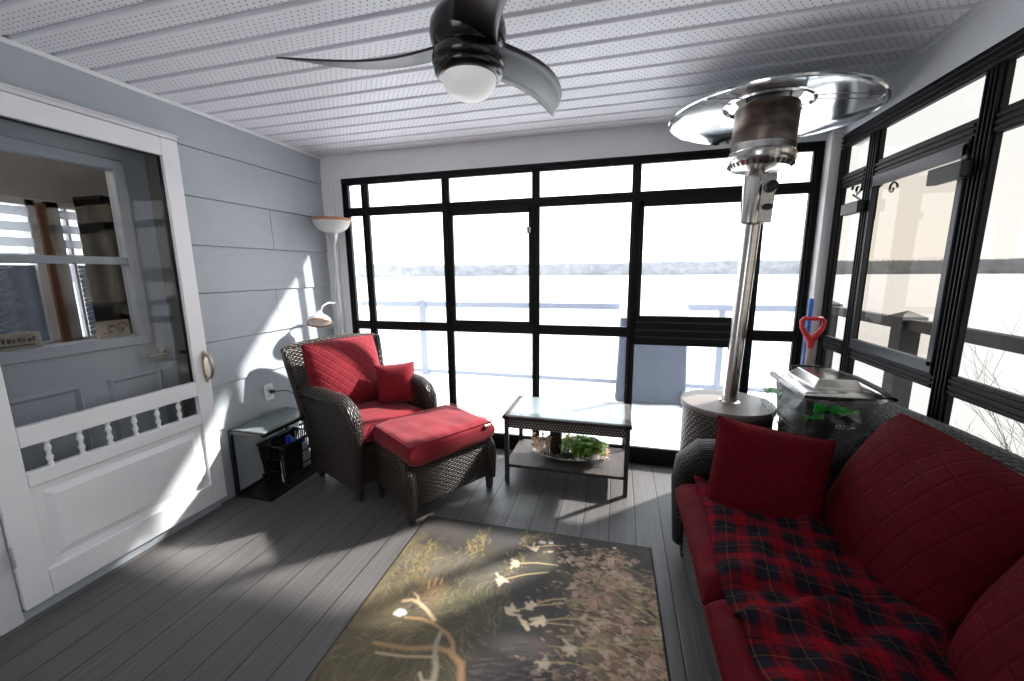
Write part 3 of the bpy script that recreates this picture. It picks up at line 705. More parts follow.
# ------------------------------------------------------------------ wall outlet, cord
e = empty('wall_outlet', 'white electrical outlet plate on the siding above the side table', 'outlet', (XL + 0.002, 2.19, 0.597))
obj('cover_plate', MB().box(0, 0.008, -0.036, 0.036, -0.058, 0.058), M['outlet'], e, bevel=0.003)
for z in (-0.022, 0.022): obj('socket', MB().box(0.0075, 0.010, -0.016, 0.016, z - 0.015, z + 0.015), M['white'], e, bevel=0.002)
e = empty('power_cord', 'black power cord plugged into the white wall outlet', 'cord', (XL + 0.012, 2.195, 0.6))
obj('plug', MB().box(0.0, 0.03, -0.012, 0.014, -0.012, 0.012), M['blackplastic'], e, bevel=0.005)
pts = [(0.03, 0.0, 0.0), (0.045, 0.04, -0.005), (0.045, 0.1, -0.02), (0.04, 0.17, -0.07), (0.035, 0.21, -0.15), (0.03, 0.22, -0.26), (0.03, 0.21, -0.42), (0.035, 0.24, -0.56), (0.06, 0.3, -0.594)]
obj('cable', MB().tube(pts, 0.0035, 6), M['blackplastic'], e, smooth=80)

# ------------------------------------------------------------------ ceiling fan
fan = empty('ceiling_fan', 'black three-blade ceiling fan with a frosted white light globe', 'ceiling fan', (-0.495, 1.35, ZC))
obj('canopy', MB().lathe([(0.0, 0), (0.085, 0), (0.085, -0.03), (0.07, -0.06), (0.05, -0.075), (0.05, -0.11)], 40), M['blackgloss'], fan, smooth=40)
obj('motor_housing', MB().lathe([(0.05, -0.10), (0.080, -0.108), (0.106, -0.125), (0.120, -0.15), (0.123, -0.18), (0.118, -0.205), (0.106, -0.220), (0.102, -0.226), (0.113, -0.234), (0.118, -0.248), (0.118, -0.262), (0.113, -0.270), (0.110, -0.274), (0.113, -0.280), (0.112, -0.290), (0.103, -0.300), (0.086, -0.304)], 56), M['blackgloss'], fan, smooth=50)
obj('light_globe', MB().lathe([(0.087, -0.300), (0.089, -0.308), (0.087, -0.320), (0.079, -0.336), (0.066, -0.349), (0.047, -0.359), (0.025, -0.365), (0.0001, -0.367)], 40), M['opal'], fan, smooth=70)
def blade_fn(top):
    def fn(u, v):
        r = 0.075 + 0.508 * u
        sweep = 0.060 * (u ** 2) - 0.045 * math.sin(PI * u)
        ch = 0.150 - 0.055 * u ** 2
        tip = (v - 0.5) * 0.075 * u ** 5       # slanted tip
        q = (v - 0.5) * ch
        tw = -math.radians(17 - 5 * u)
        z = -0.212 + q * math.sin(tw) - 0.008 * u + (0.0025 if top else -0.0025) * (1 - (2 * v - 1) ** 2)
        return (r + tip, sweep + q * math.cos(tw), z)
    return fn
bm_ = MB().grid(blade_fn(True), 26, 8).grid(lambda u, v: blade_fn(False)(u, 1 - v), 26, 8)
b0 = None
for ang in (184, 64, 304):
    if b0 is None:
        b0 = obj('blade', bm_, M['blade'], fan, smooth=60); o = b0
        sd = o.modifiers.new('Solidify', 'SOLIDIFY'); sd.thickness = 0.003
    else:
        o = b0.copy(); COL.objects.link(o)
    o.rotation_euler = (0, 0, math.radians(ang))

# ------------------------------------------------------------------ floor lamp
lamp = empty('floor_lamp', 'silver torchiere floor lamp with white bowl and small reading arm in the corner', 'floor lamp', (-2.185, 2.765, 0))
obj('base', MB().lathe([(0.0, 0), (0.115, 0), (0.115, 0.012), (0.10, 0.022), (0.03, 0.034), (0.015, 0.06)], 36), M['lampmetal'], lamp, smooth=40)
obj('pole', MB().tube([(0, 0, 0.03), (0, 0, 1.70)], 0.0125, 14).lathe([(0.012, 1.60), (0.016, 1.64), (0.034, 1.70), (0.045, 1.735)], 24), M['lampmetal'], lamp, smooth=50)
bowl = obj('bowl_shade', MB().lathe([(0.04, 1.728), (0.075, 1.738), (0.108, 1.762), (0.130, 1.795), (0.138, 1.822), (0.132, 1.822), (0.10, 1.77), (0.05, 1.742), (0.0001, 1.74)], 44), M['shadewhite'], lamp, smooth=60)
obj('copper_rim', MB().lathe([(0.139, 1.818), (0.143, 1.821), (0.143, 1.836), (0.139, 1.839), (0.132, 1.836), (0.132, 1.821), (0.139, 1.818)], 44, cap=False), M['copper'], bowl, smooth=50)
arm = [(0, 0, 1.12), (0.0, -0.004, 1.16), (-0.006, -0.04, 1.185), (-0.012, -0.10, 1.19), (-0.016, -0.16, 1.172), (-0.018, -0.19, 1.13)]
obj('reading_arm', MB().tube(arm, 0.0075, 10).lathe([(0.017, 1.10), (0.017, 1.13)], 16), M['lampmetal'], lamp, smooth=60)
rm = Matrix.Translation((-0.018, -0.20, 1.115)) @ Matrix.Rotation(math.radians(-24), 4, 'X') @ Matrix.Rotation(math.radians(-14), 4, 'Y')
rs = obj('reading_shade', MB().lathe([(0.018, 0.02), (0.024, 0.0), (0.05, -0.018), (0.078, -0.045), (0.088, -0.07), (0.084, -0.07), (0.05, -0.024), (0.02, -0.008)], 32).rotated(rm), M['shadewhite'], lamp, smooth=60)
obj('shade_rim', MB().lathe([(0.088, -0.068), (0.092, -0.072), (0.090, -0.08), (0.082, -0.076), (0.084, -0.068)], 32, cap=False).rotated(rm), M['copper'], rs, smooth=60)
obj('bulb', MB().lathe([(0.0001, -0.066), (0.05, -0.062), (0.07, -0.052), (0.05, -0.03), (0.0001, -0.02)], 24).rotated(rm), M['cream'], rs, smooth=80)

# ------------------------------------------------------------------ cushions
def pillow(w, h, t, n=34, p=3.0, q=0.5, pinch=0.06, seed=0, wr=0.006, wfreq=4.0, stretch=(1, 1)):
    """closed cushion, local x width, z height (centred), y thickness"""
    off = Vector((seed * 3.1, seed * 1.7, seed * 0.9))
    def side(sg):
        def fn(a, b):
            u = math.sin((a - 0.5) * PI); v = math.sin((b - 0.5) * PI)
            f = max(0.0, (1 - abs(u) ** p)) * max(0.0, (1 - abs(v) ** p))
            th = t / 2 * f ** q
            x = w / 2 * u * (1 - pinch * (1 - v * v)); z = h / 2 * v * (1 - pinch * (1 - u * u))
            nz = noise.noise(Vector((x * wfreq * stretch[0], z * wfreq * stretch[1], sg * 2.0)) * 2.0 + off) * wr * min(1, f * 4)
            return (x, sg * (th + nz), z)
        return fn
    mb = MB(); uvf = lambda a, b: (w / 2 * math.sin((a - 0.5) * PI), h / 2 * math.sin((b - 0.5) * PI))
    mb.grid(side(-1), n, n, uvf)
    mb.grid(lambda a, b: side(1)(1 - a, b), n, n, lambda a, b: uvf(1 - a, b))
    return mb
def piping(w, h, pinch, y=0.0, r=0.004, n=24):
    path = []
    for k in range(4):
        for i in range(n):
            s = math.sin((i / n - 0.5) * PI)
            u, v = [(s, -1), (1, s), (-s, 1), (-1, -s)][k]
            path.append((w / 2 * u * (1 - pinch * (1 - v * v)) , y, h / 2 * v * (1 - pinch * (1 - u * u))))
    out = []
    for p in path:
        if not out or (Vector(p) - Vector(out[-1])).length > 1e-4: out.append(p)
    return MB().tube(out, r, 6, closed=True)
def cushion(name, w, h, t, mat, label, cat, origin, xa, za, pinch=0.06, pip=None, group=None, **kw):
    o = tag(obj(name, pillow(w, h, t, pinch=pinch, **kw), mat, smooth=170), label, cat, group)
    obj('piping', piping(w, h, pinch), pip or mat, o, smooth=170)
    return frame_at(o, origin, xa, za)

# ------------------------------------------------------------------ wicker armchair
CH = (-1.68, 2.366, 0.0); CA = math.radians(-113.9)
chair = empty('armchair', 'dark wicker armchair with rolled arms in the left back corner', 'armchair', CH, CA)
ex = Vector((math.cos(CA), math.sin(CA), 0)); ey = Vector((-math.sin(CA), math.cos(CA), 0))
def cw(x, y, z): return Vector(CH) + ex * x + ey * y + Vector((0, 0, z))
obj('seat_base', MB().box(-0.262, 0.262, -0.245, 0.305, 0.10, 0.355), M['wicker'], chair, bevel=0.012)
def roll_path(s, lift=0.0):
    return [(s * 0.30, -0.335, 0.615), (s * 0.298, -0.1, 0.63), (s * 0.296, 0.10, 0.634), (s * 0.296, 0.20, 0.625), (s * 0.296, 0.268, 0.592), (s * 0.296, 0.305, 0.535), (s * 0.294, 0.312, 0.45), (s * 0.29, 0.305, 0.28), (s * 0.288, 0.30, 0.09)]
for s in (-1, 1):
    poly = [(-0.245, 0.09), (-0.33, 0.62), (0.10, 0.634), (0.20, 0.625), (0.268, 0.592), (0.305, 0.535), (0.312, 0.45), (0.305, 0.28), (0.30, 0.09)]
    mb = MB().prism(poly, lambda a, b, t: (t, a, b), s * 0.262, s * 0.322)
    mb.tube(roll_path(s), [0.046, 0.05, 0.052, 0.052, 0.052, 0.05, 0.046, 0.038, 0.032], 14)
    obj('armrest', mb, M['wicker'], chair, smooth=42)
def backfn(dy):
    def fn(u, v):
        hw = 0.30 + 0.055 * v; x = (2 * u - 1) * hw
        z = 0.30 + v * (0.60 + 0.02 * (1 - (2 * u - 1) ** 2))
        y = -0.24 - 0.187 * v + dy + 0.03 * (2 * u - 1) ** 2 * v
        return (x, y, z)
    return fn
mb = MB().grid(backfn(0.0), 16, 12, lambda u, v: (u * 0.68, v * 0.62)).grid(lambda u, v: backfn(-0.05)(1 - u, v), 16, 12, lambda u, v: (u * 0.68, v * 0.62))
top = [backfn(-0.025)(u / 16, 1.0) for u in range(17)]
lft = [backfn(-0.025)(0, v / 8) for v in range(9)]; rgt = [backfn(-0.025)(1, v / 8) for v in range(9)]
mb.tube(lft + top[1:] + rgt[::-1][1:], 0.032, 12)
obj('backrest', mb, M['wicker'], chair, smooth=60)
for sx in (-1, 1):
    for y in (0.285, -0.225):
        obj('leg', MB().taper((sx * 0.278, y, 0), (0.017, 0.017), (sx * 0.278, y, 0.12), (0.023, 0.023)), M['wicker_edge'], chair, bevel=0.003)
# seat + back cushions
o = tag(obj('seat_cushion', pillow(0.53, 0.56, 0.135, p=7, q=0.42, pinch=0.01, seed=2, wr=0.008, wfreq=3), M['red'], smooth=170), 'red seat cushion lying in the wicker armchair', 'cushion')
frame_at(o, cw(0, 0.055, 0.415), ex, -ey)
obj('piping', piping(0.53, 0.56, 0.01), M['red'], o, smooth=170)
cushion('back_cushion', 0.53, 0.48, 0.17, M['red_quilt'], 'large red diamond-quilted back cushion leaning in the wicker armchair', 'cushion', cw(0.045, -0.20, 0.715), ex, Vector((0, 0, 1)) - ey * 0.28, pinch=-0.015, seed=3, pip=M['red'])
cushion('throw_pillow', 0.27, 0.29, 0.13, M['red'], 'small plain red pillow standing against the far arm of the armchair', 'pillow', (-1.55, 2.52, 0.618), (0.88, 0.48, 0.05), (-0.10, 0.16, 1), pinch=0.05, seed=4)

# ottoman
OC = Vector((-1.112, 2.205, 0)); OA = math.radians(-122.5)
ott = empty('ottoman', 'dark wicker ottoman with rolled sides in front of the armchair', 'ottoman', OC, OA)
ox = Vector((math.cos(OA), math.sin(OA), 0)); oy = Vector((-math.sin(OA), math.cos(OA), 0))
obj('woven_base', MB().box(-0.275, 0.275, -0.215, 0.222, 0.10, 0.342), M['wicker'], ott, bevel=0.012)
for s in (-1, 1):
    poly = [(-0.22, 0.10), (-0.225, 0.35), (0.10, 0.352), (0.175, 0.335), (0.215, 0.295), (0.228, 0.23), (0.226, 0.10)]
    mb = MB().prism(poly, lambda a, b, t: (t, a, b), s * 0.27, s * 0.305)
    mb.tube([(s * 0.29, a, b) for a, b in [(-0.222, 0.33), (-0.1, 0.347), (0.10, 0.35), (0.17, 0.335), (0.21, 0.295), (0.225, 0.23), (0.222, 0.09)]], [0.032, 0.034, 0.036, 0.036, 0.036, 0.033, 0.026], 12)
    obj('side_panel', mb, M['wicker'], ott, smooth=42)
for sx in (-1, 1):
    for y in (0.20, -0.195):
        obj('leg', MB().taper((sx * 0.287, y, 0), (0.016, 0.016), (sx * 0.287, y, 0.12), (0.022, 0.022)), M['wicker_edge'], ott, bevel=0.003)
o = tag(obj('ottoman_cushion', pillow(0.61, 0.50, 0.150, p=12, q=0.36, pinch=0.006, seed=6, wr=0.008, wfreq=3, stretch=(3, 1)), M['red'], smooth=170), 'thick plain red cushion on top of the wicker ottoman', 'cushion')
frame_at(o, OC + oy * 0.0 + Vector((0, 0, 0.415)), ox, -oy)
obj('piping', piping(0.585, 0.475, 0.004, 0.0615), M['red'], o, smooth=170)
obj('care_tag', MB().box(-0.02, 0.02, -0.009, 0.0, -0.258, -0.246), M['white_tag'], o, loc=(-0.24, 0.055, 0.0))

# ------------------------------------------------------------------ side table, crate, bottles
st = empty('side_table', 'small black metal side table with a frosted green glass top by the screen door', 'side table', (-2.21, 2.075, 0))
x0, x1, y0, y1, zt = -0.143, 0.14, -0.235, 0.225, 0.45
t_ = 0.022
mb = MB().box(x0, x1, y0, y0 + t_, zt - t_, zt).box(x0, x1, y1 - t_, y1, zt - t_, zt).box(x0, x0 + t_, y0, y1, zt - t_, zt).box(x1 - t_, x1, y0, y1, zt - t_, zt)
obj('top_frame', mb, M['blackmetal'], st, bevel=0.003)
obj('glass_top', MB().box(x0 + 0.016, x1 - 0.016, y0 + 0.016, y1 - 0.016, zt - 0.006, zt + 0.003), M['sideglass'], st, bevel=0.002)
mb = MB().box(x0, x1, y0, y0 + t_, 0, t_).box(x0, x1, y1 - t_, y1, 0, t_).box(x0, x0 + t_, y0, y1, 0, t_).box(x1 - t_, x1, y0, y1, 0, t_).box(x0 + .01, x1 - .01, y0 + .01, y1 - .01, 0.004, 0.012)
obj('foot_frame', mb, M['blackmetal'], st, bevel=0.003)
for y in (y0, y1 - t_): obj('leg', MB().box(x0, x0 + t_, y, y + t_, t_ - .002, zt - t_ + .002), M['blackmetal'], st, bevel=0.003)
crate = empty('plastic_crate', 'black ribbed plastic basket under the side table', 'basket', (-2.185, 2.135, 0.0125))
def crate_part():
    mb = MB(); hx0, hy0, hx1, hy1, H = 0.085, 0.125, 0.103, 0.150, 0.285
    for sx in (-1, 1):
        mb.add([(sx * hx0, -hy0, 0), (sx * hx0, hy0, 0), (sx * hx1, hy1, 0.07), (sx * hx1, -hy1, 0.07)], [(0, 1, 2, 3)])
    for k in range(15):
        f = -1 + 2 * (k + 0.5) / 15
        for sx in (-1, 1): 
            if not (sx == 1 and 7 < k < 13): mb.tube([(sx * hx0, f * hy0, 0), (sx * hx1, f * hy1, H)], 0.0088, 5)
    for k in range(11):
        f = -1 + 2 * (k + 0.5) / 11
        for sy in (-1, 1):
            if sy == 1 or abs(f) > 0.7: mb.tube([(f * hx0, sy * hy0, 0), (f * hx1, sy * hy1, H)], 0.0055, 5)
    for z, w in ((0.012, .008), (0.10, .006), (0.19, .006), (H, .011)):
        g = z / H; hx = hx0 + (hx1 - hx0) * g; hy = hy0 + (hy1 - hy0) * g
        mb.tube([(-hx, -hy, z), (hx, -hy, z), (hx, hy, z), (-hx, hy, z)], w, 6, closed=True)
    mb.box(-hx0, hx0, -hy0, hy0, 0.0, 0.01)
    mb.box(hx0 + 0.001, hx0 + 0.012, -0.105, -0.02, 0.01, H)
    return mb
obj('basket_body', crate_part(), M['blackplastic'], crate, smooth=50)
for s in (-1, 1): obj('basket_handle', MB().tube([(0.0, s * 0.148, 0.285), (0.0, s * 0.158, 0.315), (0.0, s * 0.15, 0.33), (0.0, s * 0.11, 0.335)], 0.009, 8), M['blackplastic'], crate, smooth=60)
def bottle(x, y, label, rx, ry, h, cap, body):
    e = empty('bottle', label, 'bottle', (-2.185 + x, 2.135 + y, 0.0235))
    obj('bottle_body', MB().lathe([(0.0, 0), (0.034, 0), (0.037, 0.01), (0.037, h * .62), (0.028, h * .74), (0.014, h * .82), (0.014, h * .86)], 20), body, e, smooth=50)
    obj('cap', MB().lathe([(0.018, h * .85), (0.018, h - .006), (0.013, h), (0.0, h)], 16), cap, e, smooth=50)
bottle(0.04, -0.075, 'white bottle with blue cap nearest the door in the black basket', 0, 0, 0.23, M['bottleblue'], M['bottlewhite'])
bottle(0.04, 0.01, 'blue bottle in the middle of the black basket', 0, 0, 0.275, M['bottleblue'], M['bottleblue'])
bottle(0.035, 0.09, 'pale bottle with blue cap at the far end of the black basket', 0, 0, 0.25, M['bottleblue'], M['bottlewhite'])
bottle(-0.04, 0.04, 'blue bottle at the wall side of the black basket', 0, 0, 0.27, M['bottleblue'], M['bottleblue'])

# ------------------------------------------------------------------ coffee table + arrangement
CT = Vector((-0.305, 2.648, 0)); ct = empty('coffee_table', 'dark wicker coffee table with a pebbled glass top by the back window', 'coffee table', CT)
hx, hy, H = 0.415, 0.228, 0.478
mb = MB(); e_ = 0.03
for a in ((-hx, hx, -hy, -hy + e_), (-hx, hx, hy - e_, hy), (-hx, -hx + e_ + .015, -hy, hy), (hx - e_ - .015, hx, -hy, hy)): mb.box(a[0], a[1], a[2], a[3], H - 0.024, H)
obj('top_rim', mb, M['wicker_table'], ct, bevel=0.006)
obj('glass_top', MB().box(-hx + 0.04, hx - 0.04, -hy + 0.026, hy - 0.026, H - 0.008, H + 0.002), M['tableglass'], ct)
ax, ay = hx - 0.016, hy - 0.014
for a in ((-ax, ax, -ay, -ay + .012), (-ax, ax, ay - .012, ay), (-ax, -ax + .012, -ay, ay), (ax - .012, ax, -ay, ay)):
    obj('apron', MB().box(a[0], a[1], a[2], a[3], H - 0.085, H - 0.022), M['lattice'], ct)
for sx in (-1, 1):
    for sy in (-1, 1):
        obj('leg', MB().box(sx * (ax - .01) - .014, sx * (ax - .01) + .014, sy * (ay - .01) - .014, sy * (ay - .01) + .014, 0, H - 0.02), M['wicker_edge'], ct, bevel=0.003)
obj('lower_shelf', MB().box(-ax, ax, -ay, ay, 0.112, 0.133), M['wicker_table'], ct, bevel=0.004)
SZ = 0.1335
TC = Vector((-0.31, 2.645, SZ))
def dish(u, v):
    a = 2 * PI * u; rr = 0.25 + 0.75 * v
    rx, ry = 0.25 * rr, 0.115 * rr
    return (rx * math.cos(a) * (1 + 0.10 * max(0, math.cos(a)) * v), ry * math.sin(a) * (1 - 0.25 * abs(math.cos(a)) ** 3), 0.002 + 0.034 * max(0, v - 0.25) ** 1.6)
tag(obj('oval_tray', MB().grid(dish, 40, 10, wu=True).lathe([(0.0001, 0.002), (0.0625, 0.002)], 20).add([(0.0625 * math.cos(2 * PI * k / 20), 0.029 * math.sin(2 * PI * k / 20), 0.002) for k in range(20)], [tuple(range(20))]), M['tray'], loc=TC, smooth=70, solid=0.004), 'oval silver tray on the lower shelf of the coffee table', 'tray')
mb = MB()
for k in range(260):
    a = rnd.uniform(0, 2 * PI); r = math.sqrt(rnd.random()); p = Vector((0.19 * r * math.cos(a), 0.08 * r * math.sin(a), 0.006 + rnd.uniform(0, 0.02)))
    d = Vector((rnd.uniform(-1, 1), rnd.uniform(-1, 1), rnd.uniform(0.1, 1))).normalized() * 0.022
    mb.tube([p, p + d * .5 + Vector((0, 0, .004)), p + d], [0.003, 0.003, 0.001], 4)
tag(obj('moss', mb, M['moss'], loc=TC), 'grey-green moss filling the oval tray', 'moss', kind='stuff')
tag(obj('pillar_candle', MB().lathe([(0.0, 0.012), (0.040, 0.012), (0.042, 0.02), (0.042, 0.235), (0.036, 0.24), (0.0, 0.236)], 28), M['candle'], loc=TC + Vector((-0.085, 0.02, 0)), smooth=45), 'dark brown pillar candle standing in the tray', 'candle')
def leaf(mb, p, d, L, w, up=Vector((0, 0, 1))):
    d = d.normalized(); s = d.cross(up)
    if s.length < 1e-3: s = Vector((1, 0, 0))
    s.normalize(); n_ = s.cross(d)
    m1 = p + d * L * .5 + n_ * L * .06
    mb.add([p, m1 + s * w / 2, p + d * L - n_ * L * .1, m1 - s * w / 2], [(0, 1, 2, 3)])
def fronds(n, spread, h, leafL, droop, seed):
    r = random.Random(seed); mb = MB()
    for k in range(n):
        a = r.uniform(0, 2 * PI); out = r.uniform(0.35, 1.0) * spread; hh = h * r.uniform(0.5, 1.0)
        P = []
        for i in range(9):
            f = i / 8; P.append(Vector((math.cos(a) * out * f, math.sin(a) * out * f, hh * (f * (2.0 - droop * f)) * 0.9)))
        mb.tube(P, [0.0018 * (1 - .6 * i / 8) for i in range(9)], 4)
        for i in range(2, 9):
            t = (P[i] - P[i - 1]).normalized(); sd = t.cross(Vector((0, 0, 1))).normalized()
            for s in (-1, 1):
                leaf(mb, P[i], (t * .6 + sd * s + Vector((0, 0, r.uniform(-.3, .3)))), leafL * (1.1 - .5 * i / 8) * r.uniform(.7, 1.2), leafL * .42)
    return mb
tag(obj('fern', fronds(70, 0.165, 0.185, 0.046, 1.35, 5), M['fern'], loc=TC + Vector((0.12, 0.0, 0.012))), 'bushy green fern in the right half of the tray', 'plant')
tag(obj('leafy_sprig', fronds(16, 0.09, 0.17, 0.034, 1.1, 9), M['fern_l'], loc=TC + Vector((-0.02, 0.05, 0.012))), 'yellow-green leafy sprig behind the candle in the tray', 'plant')
def blossoms(n, sx, sy, h, seed):
    r = random.Random(seed); mb = MB()
    for k in range(n):
        p = Vector((r.uniform(-sx, sx), r.uniform(-sy, sy), r.uniform(0.35, 1) * h))
        mb.tube([(p.x * .4, p.y * .4, 0), (p.x * .8, p.y * .8, p.z * .6), p], 0.0012, 4)
        for i in range(7):
            a = r.uniform(0, 2 * PI); leaf(mb, p, Vector((math.cos(a), math.sin(a), r.uniform(0, 1))), 0.019, 0.014)
    return mb
tag(obj('dried_flowers', blossoms(46, 0.075, 0.05, 0.13, 3), M['dry'], loc=TC + Vector((-0.18, 0.0, 0.008))), 'dried tan flowers at the left end of the tray', 'flowers')
tag(obj('dried_flowers', blossoms(30, 0.07, 0.05, 0.07, 8), M['dry'], loc=TC + Vector((0.215, -0.025, 0.008))), 'low dried pale flowers at the right end of the tray past the fern', 'flowers')

# ------------------------------------------------------------------ patio heater
ht = empty('patio_heater', 'tall stainless patio heater with a round reflector and wicker base', 'patio heater', (0.632, 2.48, 0))
obj('wicker_base', MB().lathe([(0.0, 0.0), (0.232, 0.0), (0.235, 0.02), (0.235, 0.632)], 64, cap=False), M['wicker_bead'], ht, smooth=40)
obj('base_lid', MB().lathe([(0.234, 0.628), (0.245, 0.63), (0.247, 0.64), (0.247, 0.656), (0.243, 0.662), (0.0, 0.664)], 64), M['browndisc'], ht, smooth=40)
TILT = (0.0, math.radians(2.2), 0)
def hpart(name, mb, mat, parent=ht, **kw): return obj(name, mb, mat, parent, loc=(0.012, 0, 0.66) if parent is ht else None, rot=TILT if parent is ht else None, **kw)
hpart('pole', MB().lathe([(0.058, 0.0), (0.058, 0.006), (0.041, 0.012), (0.040, 0.02), (0.040, 1.02)], 28), M['steel'], smooth=40)
valve = hpart('valve_housing', MB().lathe([(0.040, 0.99), (0.050, 0.995), (0.050, 1.24), (0.042, 1.26), (0.034, 1.28)], 28, (-0.02, -0.01, 0)).box(0.0, 0.075, -0.05, 0.04, 1.0, 1.25), M['steel'], smooth=40, bevel=0.006)
hpart('control_knob', MB().lathe([(0.028, 0), (0.03, 0.012), (0.026, 0.032), (0.0, 0.034)], 20).rotated(Matrix.Translation((0.05, -0.05, 1.18)) @ Matrix.Rotation(PI / 2, 4, 'X')), M['blackplastic'], valve, smooth=40)
hpart('igniter', MB().lathe([(0.016, 0), (0.016, 0.012), (0.0, 0.014)], 16).rotated(Matrix.Translation((0.045, -0.05, 1.08)) @ Matrix.Rotation(PI / 2, 4, 'X') @ Matrix.Scale(1.6, 4, (1, 0, 0))), M['blackplastic'], valve, smooth=40)
mb = MB().lathe([(0.03, 1.262), (0.05, 1.272), (0.135, 1.276), (0.148, 1.29), (0.153, 1.305), (0.157, 1.312), (0.157, 1.345), (0.153, 1.35), (0.150, 1.354), (0.150, 1.385), (0.146, 1.39)], 48)
burner = hpart('burner_ring', mb, M['steel'], smooth=35)
slot = None
for k in range(34):
    a = 2 * PI * k / 34; mm = Matrix.Translation((0.143 * math.cos(a), 0.143 * math.sin(a), 1.289)) @ Matrix.Rotation(a, 4, 'Z') @ Matrix.Rotation(math.radians(50), 4, 'Y')
    if slot is None: slot = hpart('vent_slot', MB().box(-0.006, 0.006, -0.004, 0.004, -0.012, 0.012), M['blackplastic'], burner); q = slot
    else: q = slot.copy(); COL.objects.link(q)
    q.matrix_local = mm
hpart('emitter_screen', MB().lathe([(0.144, 1.385), (0.147, 1.395), (0.147, 1.56), (0.142, 1.575), (0.0, 1.578)], 48), M['emitter'], smooth=35)
mb = MB(); prof = [(0.0001, 1.602), (0.08, 1.600), (0.185, 1.592), (0.195, 1.578), (0.207, 1.584), (0.30, 1.570), (0.40, 1.550), (0.448, 1.535), (0.464, 1.522), (0.472, 1.526), (0.474, 1.534), (0.469, 1.541), (0.448, 1.544), (0.40, 1.560), (0.20, 1.600), (0.0001, 1.610)]
mb.lathe(prof, 72)
refl = hpart('reflector', mb, M['mirror'], smooth=30)
for k in range(3):
    a = 2 * PI * k / 3 + math.radians(-20)
    hpart('reflector_seam', MB().tube([(0.2 * math.cos(a), 0.2 * math.sin(a), 1.578), (0.45 * math.cos(a), 0.45 * math.sin(a), 1.530)], 0.0025, 6), M['steel'], refl, smooth=50)
    hpart('reflector_screw', MB().lathe([(0.0, -0.004), (0.008, -0.003), (0.008, 0.006)], 10, (0.445 * math.cos(a), 0.445 * math.sin(a), 1.529)), M['steel'], refl, smooth=50)
for k in range(4):
    a = 2 * PI * k / 4 + 0.5
    hpart('reflector_stud', MB().tube([(0.13 * math.cos(a), 0.13 * math.sin(a), 1.56), (0.13 * math.cos(a), 0.13 * math.sin(a), 1.598)], 0.005, 8), M['blackmetal'], refl, smooth=50)

# ------------------------------------------------------------------ covered stand with wrapped grill
tag(obj('cloth_covered_stand', MB().box(0.905, 1.165, 2.055, 2.50, 0.0, 0.60), M['blackcloth'], bevel=0.02), 'black cloth-covered stand behind the end of the sofa', 'stand')
GR = Vector((1.012, 2.28, 0.601)); gr = empty('portable_grill', 'stainless lidded portable grill wrapped in clear plastic on the black stand', 'grill', GR)
obj('grill_body', MB().taper((0, 0, 0), (0.125, 0.185), (0, 0, 0.225), (0.145, 0.20)), M['blackplastic'], gr, bevel=0.012)
def lid(mb):
    rings = [((-0.168, 0.155, -0.222, 0.222), 0.222), ((-0.168, 0.155, -0.222, 0.222), 0.246), ((-0.150, 0.142, -0.20, 0.20), 0.256), ((-0.10, 0.10, -0.15, 0.15), 0.262), ((-0.072, 0.085, -0.12, 0.125), 0.300), ((-0.04, 0.065, -0.085, 0.09), 0.304)]
    vs = []
    for (x0, x1, y0, y1), z in rings: vs += [(x0, y0, z), (x1, y0, z), (x1, y1, z), (x0, y1, z)]
    fs = [(3, 2, 1, 0)]
    for k in range(len(rings) - 1):
        for i in range(4): j = (i + 1) % 4; fs.append((k * 4 + i, k * 4 + j, k * 4 + 4 + j, k * 4 + 4 + i))
    n = len(vs); fs.append((n - 4, n - 3, n - 2, n - 1)); return mb.add(vs, fs)
obj('lid', lid(MB()), M['steel_lid'], gr, bevel=0.005)
obj('lid_handle', MB().tube([(-0.06, 0.2, 0.25), (-0.06, 0.222, 0.28), (-0.02, 0.226, 0.285), (0.05, 0.226, 0.285), (0.09, 0.222, 0.28), (0.09, 0.2, 0.25)], 0.007, 8), M['blackplastic'], gr, smooth=60)
obj('side_handle', MB().tube([(0.115, 0.18, 0.25), (0.14, 0.15, 0.275), (0.15, 0.02, 0.278), (0.152, -0.16, 0.272), (0.145, -0.28, 0.262), (0.12, -0.21, 0.25)], 0.011, 8), M['blackplastic'], gr, smooth=60)
def wrapfn(u, v):
    a = 2 * PI * u; ca, sa = math.cos(a), math.sin(a)
    k = 1.0 / max(abs(ca) / 0.158, abs(sa) / 0.212)
    k = k * (0.96 + 0.10 * v) + 0.02
    k += noise.noise(Vector((ca * 4, sa * 4, v * 5 + 3))) * 0.032 + noise.noise(Vector((ca * 11, sa * 11, v * 12))) * 0.012
    z = 0.004 + v * 0.225 + noise.noise(Vector((ca * 6, sa * 6, 9))) * 0.02 * v
    x = k * ca
    if ca < -0.3: x -= 0.055 * math.sin(PI * min(1, v * 1.1)) * (-ca)
    return (x, k * sa, max(0.003, z))
obj('plastic_wrap', MB().grid(wrapfn, 110, 22, wu=True), M['wrap'], gr, smooth=60)
def ribbon(p0, p1, w, wav, seed):
    def fn(u, v):
        p = Vector(p0).lerp(Vector(p1), u); n_ = noise.noise(Vector((u * 5 + seed, seed, v)))
        return (p.x + 0.012 * n_, p.y - 0.004 - 0.012 * abs(n_), p.z + (v - 0.5) * w * (0.7 + 0.5 * noise.noise(Vector((u * 4, seed, 0)))) + wav * n_)
    return MB().grid(fn, 24, 4)
obj('green_strap', ribbon((-0.125, -0.218, 0.185), (0.05, -0.218, 0.175), 0.042, 0.025, 1), M['green'], gr, smooth=90, solid=0.002)
